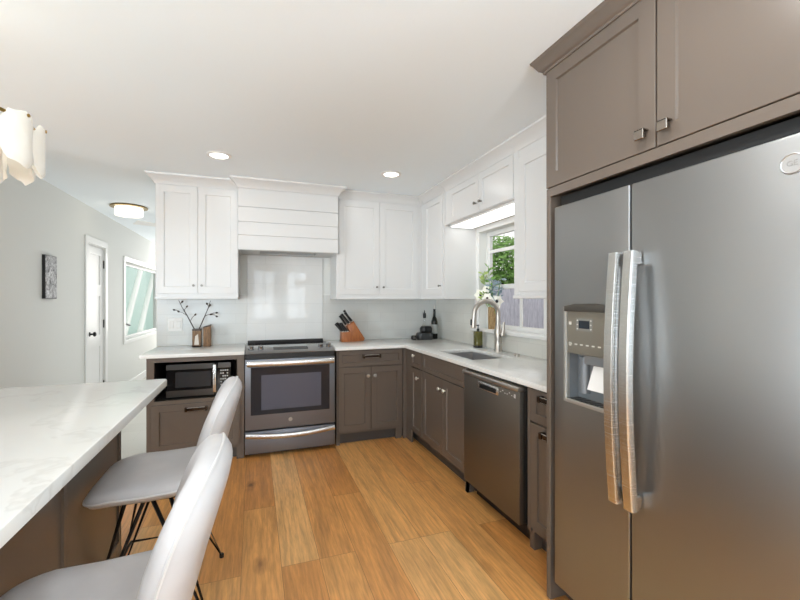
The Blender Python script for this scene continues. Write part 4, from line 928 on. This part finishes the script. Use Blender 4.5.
MB().lathe([(0.034, 0), (0.037, 0.006), (0.037, 0.19), (0.028, 0.225), (0.015, 0.25), (0.014, 0.33), (0.016, 0.335)], (1.915, 4.16, CT), seg=20).build('body', WINE, t)
MB().lathe([(0.0375, 0.06), (0.0378, 0.062), (0.0378, 0.16), (0.0375, 0.162)], (1.915, 4.16, CT), seg=20).build('label_paper', mat('label_paper', S(170, 170, 165), 0.6), t)
MB().lathe([(0.010, 0.333), (0.008, 0.35), (0.004, 0.375), (0, 0.376)], (1.915, 4.16, CT), seg=10).build('pourer', NICKEL, t)
# soap
t = thing('soap_bottle', (1.93, 3.24, CT), 'olive green soap bottle with a black pump by the sink', 'soap bottle')
MB().loops([[(1.93 + x, 3.24 + y, CT + z) for x, y in sup(a, a, 5, 28)] for a, z in ((0.030, 0.0), (0.034, 0.004), (0.034, 0.142), (0.030, 0.150), (0.012, 0.153))]).build('body', OLIVE, t, 40)
MB().loops([[(1.93 + x, 3.24 + y, CT + z) for x, y in sup(a, a, 5, 28)] for a, z in ((0.0345, 0.001), (0.0346, 0.022))]).build('base_band', BLACK, t)
MB().lathe([(0.013, 0.15), (0.013, 0.172), (0.005, 0.175), (0.005, 0.195), (0.011, 0.198), (0.011, 0.208), (0, 0.21)], (1.93, 3.24, CT), seg=14).box(1.885, 1.93, 3.234, 3.246, CT + 0.198, CT + 0.207, 0.002).build('pump', BLACK, t)

# sill vase with flowers
PX, PY, PZ = 2.055, 3.19, 1.085
t = thing('flower_vase', (PX, PY, PZ), 'round wood-grain vase of flowers on the window sill', 'vase')
MB().lathe([(0.040, 0), (0.043, 0.005), (0.043, 0.20), (0.038, 0.20), (0.037, 0.02), (0, 0.02)], (PX, PY, PZ), seg=24).build('body', POTW, t)
def flower(dx, dy, h, r, label):
    p = [(PX + dx * 0.1, PY + dy * 0.1, PZ + 0.05), (PX + dx * 0.4, PY + dy * 0.4, PZ + 0.2), (PX + dx, PY + dy, PZ + h)]
    t = thing('white_flower', p[0], label, 'flower', 'flowers in the sill vase')
    MB().tube(p, 0.003, 6).build('stem', LEAF2, t)
    c = Vector(p[2]); fw = Vector((-0.75, -0.62, 0.25)).normalized(); u = fw.cross(Vector((0, 0, 1))).normalized(); v = u.cross(fw)
    b = MB()
    for i in range(6):
        a = 2 * PI * i / 6; d = u * math.cos(a) + v * math.sin(a); e = d.cross(fw)
        b.face([tuple(c + d * r * 0.15 - e * r * 0.12), tuple(c + d * r * 0.6 - e * r * 0.36 + fw * r * 0.2), tuple(c + d * r + fw * r * 0.12), tuple(c + d * r * 0.6 + e * r * 0.36 + fw * r * 0.2), tuple(c + d * r * 0.15 + e * r * 0.12)])
    b.build('petals', PETAL, t)
    MB().lathe([(r * 0.16, 0), (r * 0.2, r * 0.1), (0, r * 0.2)], tuple(c + fw * r * 0.02), tuple(fw), 10).build('flower_centre', BERRY, t)
flower(-0.06, 0.11, 0.31, 0.066, 'white flower with dark centre leaning towards the corner cabinet')
flower(-0.02, -0.10, 0.25, 0.066, 'white flower drooping over the faucet side of the vase')
flower(-0.07, -0.02, 0.28, 0.055, 'white flower in the middle of the sill bouquet')
flower(-0.03, 0.05, 0.37, 0.045, 'small white flower higher up in the sill bouquet')
def sprig(dx, dy, h, n, ls, m, label, seed):
    R = random.Random(seed)
    p = [Vector((PX + dx * 0.1, PY + dy * 0.1, PZ + 0.05)), Vector((PX + dx * 0.35, PY + dy * 0.35, PZ + 0.2)), Vector((PX + dx, PY + dy, PZ + h))]
    t = thing('leafy_sprig', tuple(p[0]), label, 'greenery', 'greenery in the sill vase')
    MB().tube([tuple(q) for q in p], 0.0028, 6).build('stem', LEAF, t)
    b = MB()
    for i in range(n):
        s_ = 0.15 + 0.85 * i / n; q = p[1].lerp(p[2], s_)
        d = Vector((R.uniform(-1, 1), R.uniform(-1, 1), R.uniform(-0.2, 0.9))).normalized(); e = d.orthogonal().normalized(); L = ls * R.uniform(0.7, 1.2)
        b.face([tuple(q), tuple(q + d * L * 0.5 + e * L * 0.25), tuple(q + d * L), tuple(q + d * L * 0.5 - e * L * 0.25)])
    b.build('leaves', m, t)
sprig(-0.04, 0.10, 0.52, 26, 0.075, LEAF2, 'tall pale green sprig at the casing side of the bouquet', 1)
sprig(-0.03, 0.03, 0.58, 24, 0.07, LEAF, 'tall dark green sprig rising over the sill bouquet', 2)
sprig(-0.05, -0.06, 0.44, 30, 0.065, LEAFB, 'grey-blue sprig in the middle of the bouquet', 3)
sprig(-0.02, -0.16, 0.46, 28, 0.065, LEAFB, 'grey-blue sprig leaning across the window panes', 4)
sprig(-0.07, 0.05, 0.32, 24, 0.07, LEAF2, 'short pale green sprig low in the bouquet', 5)
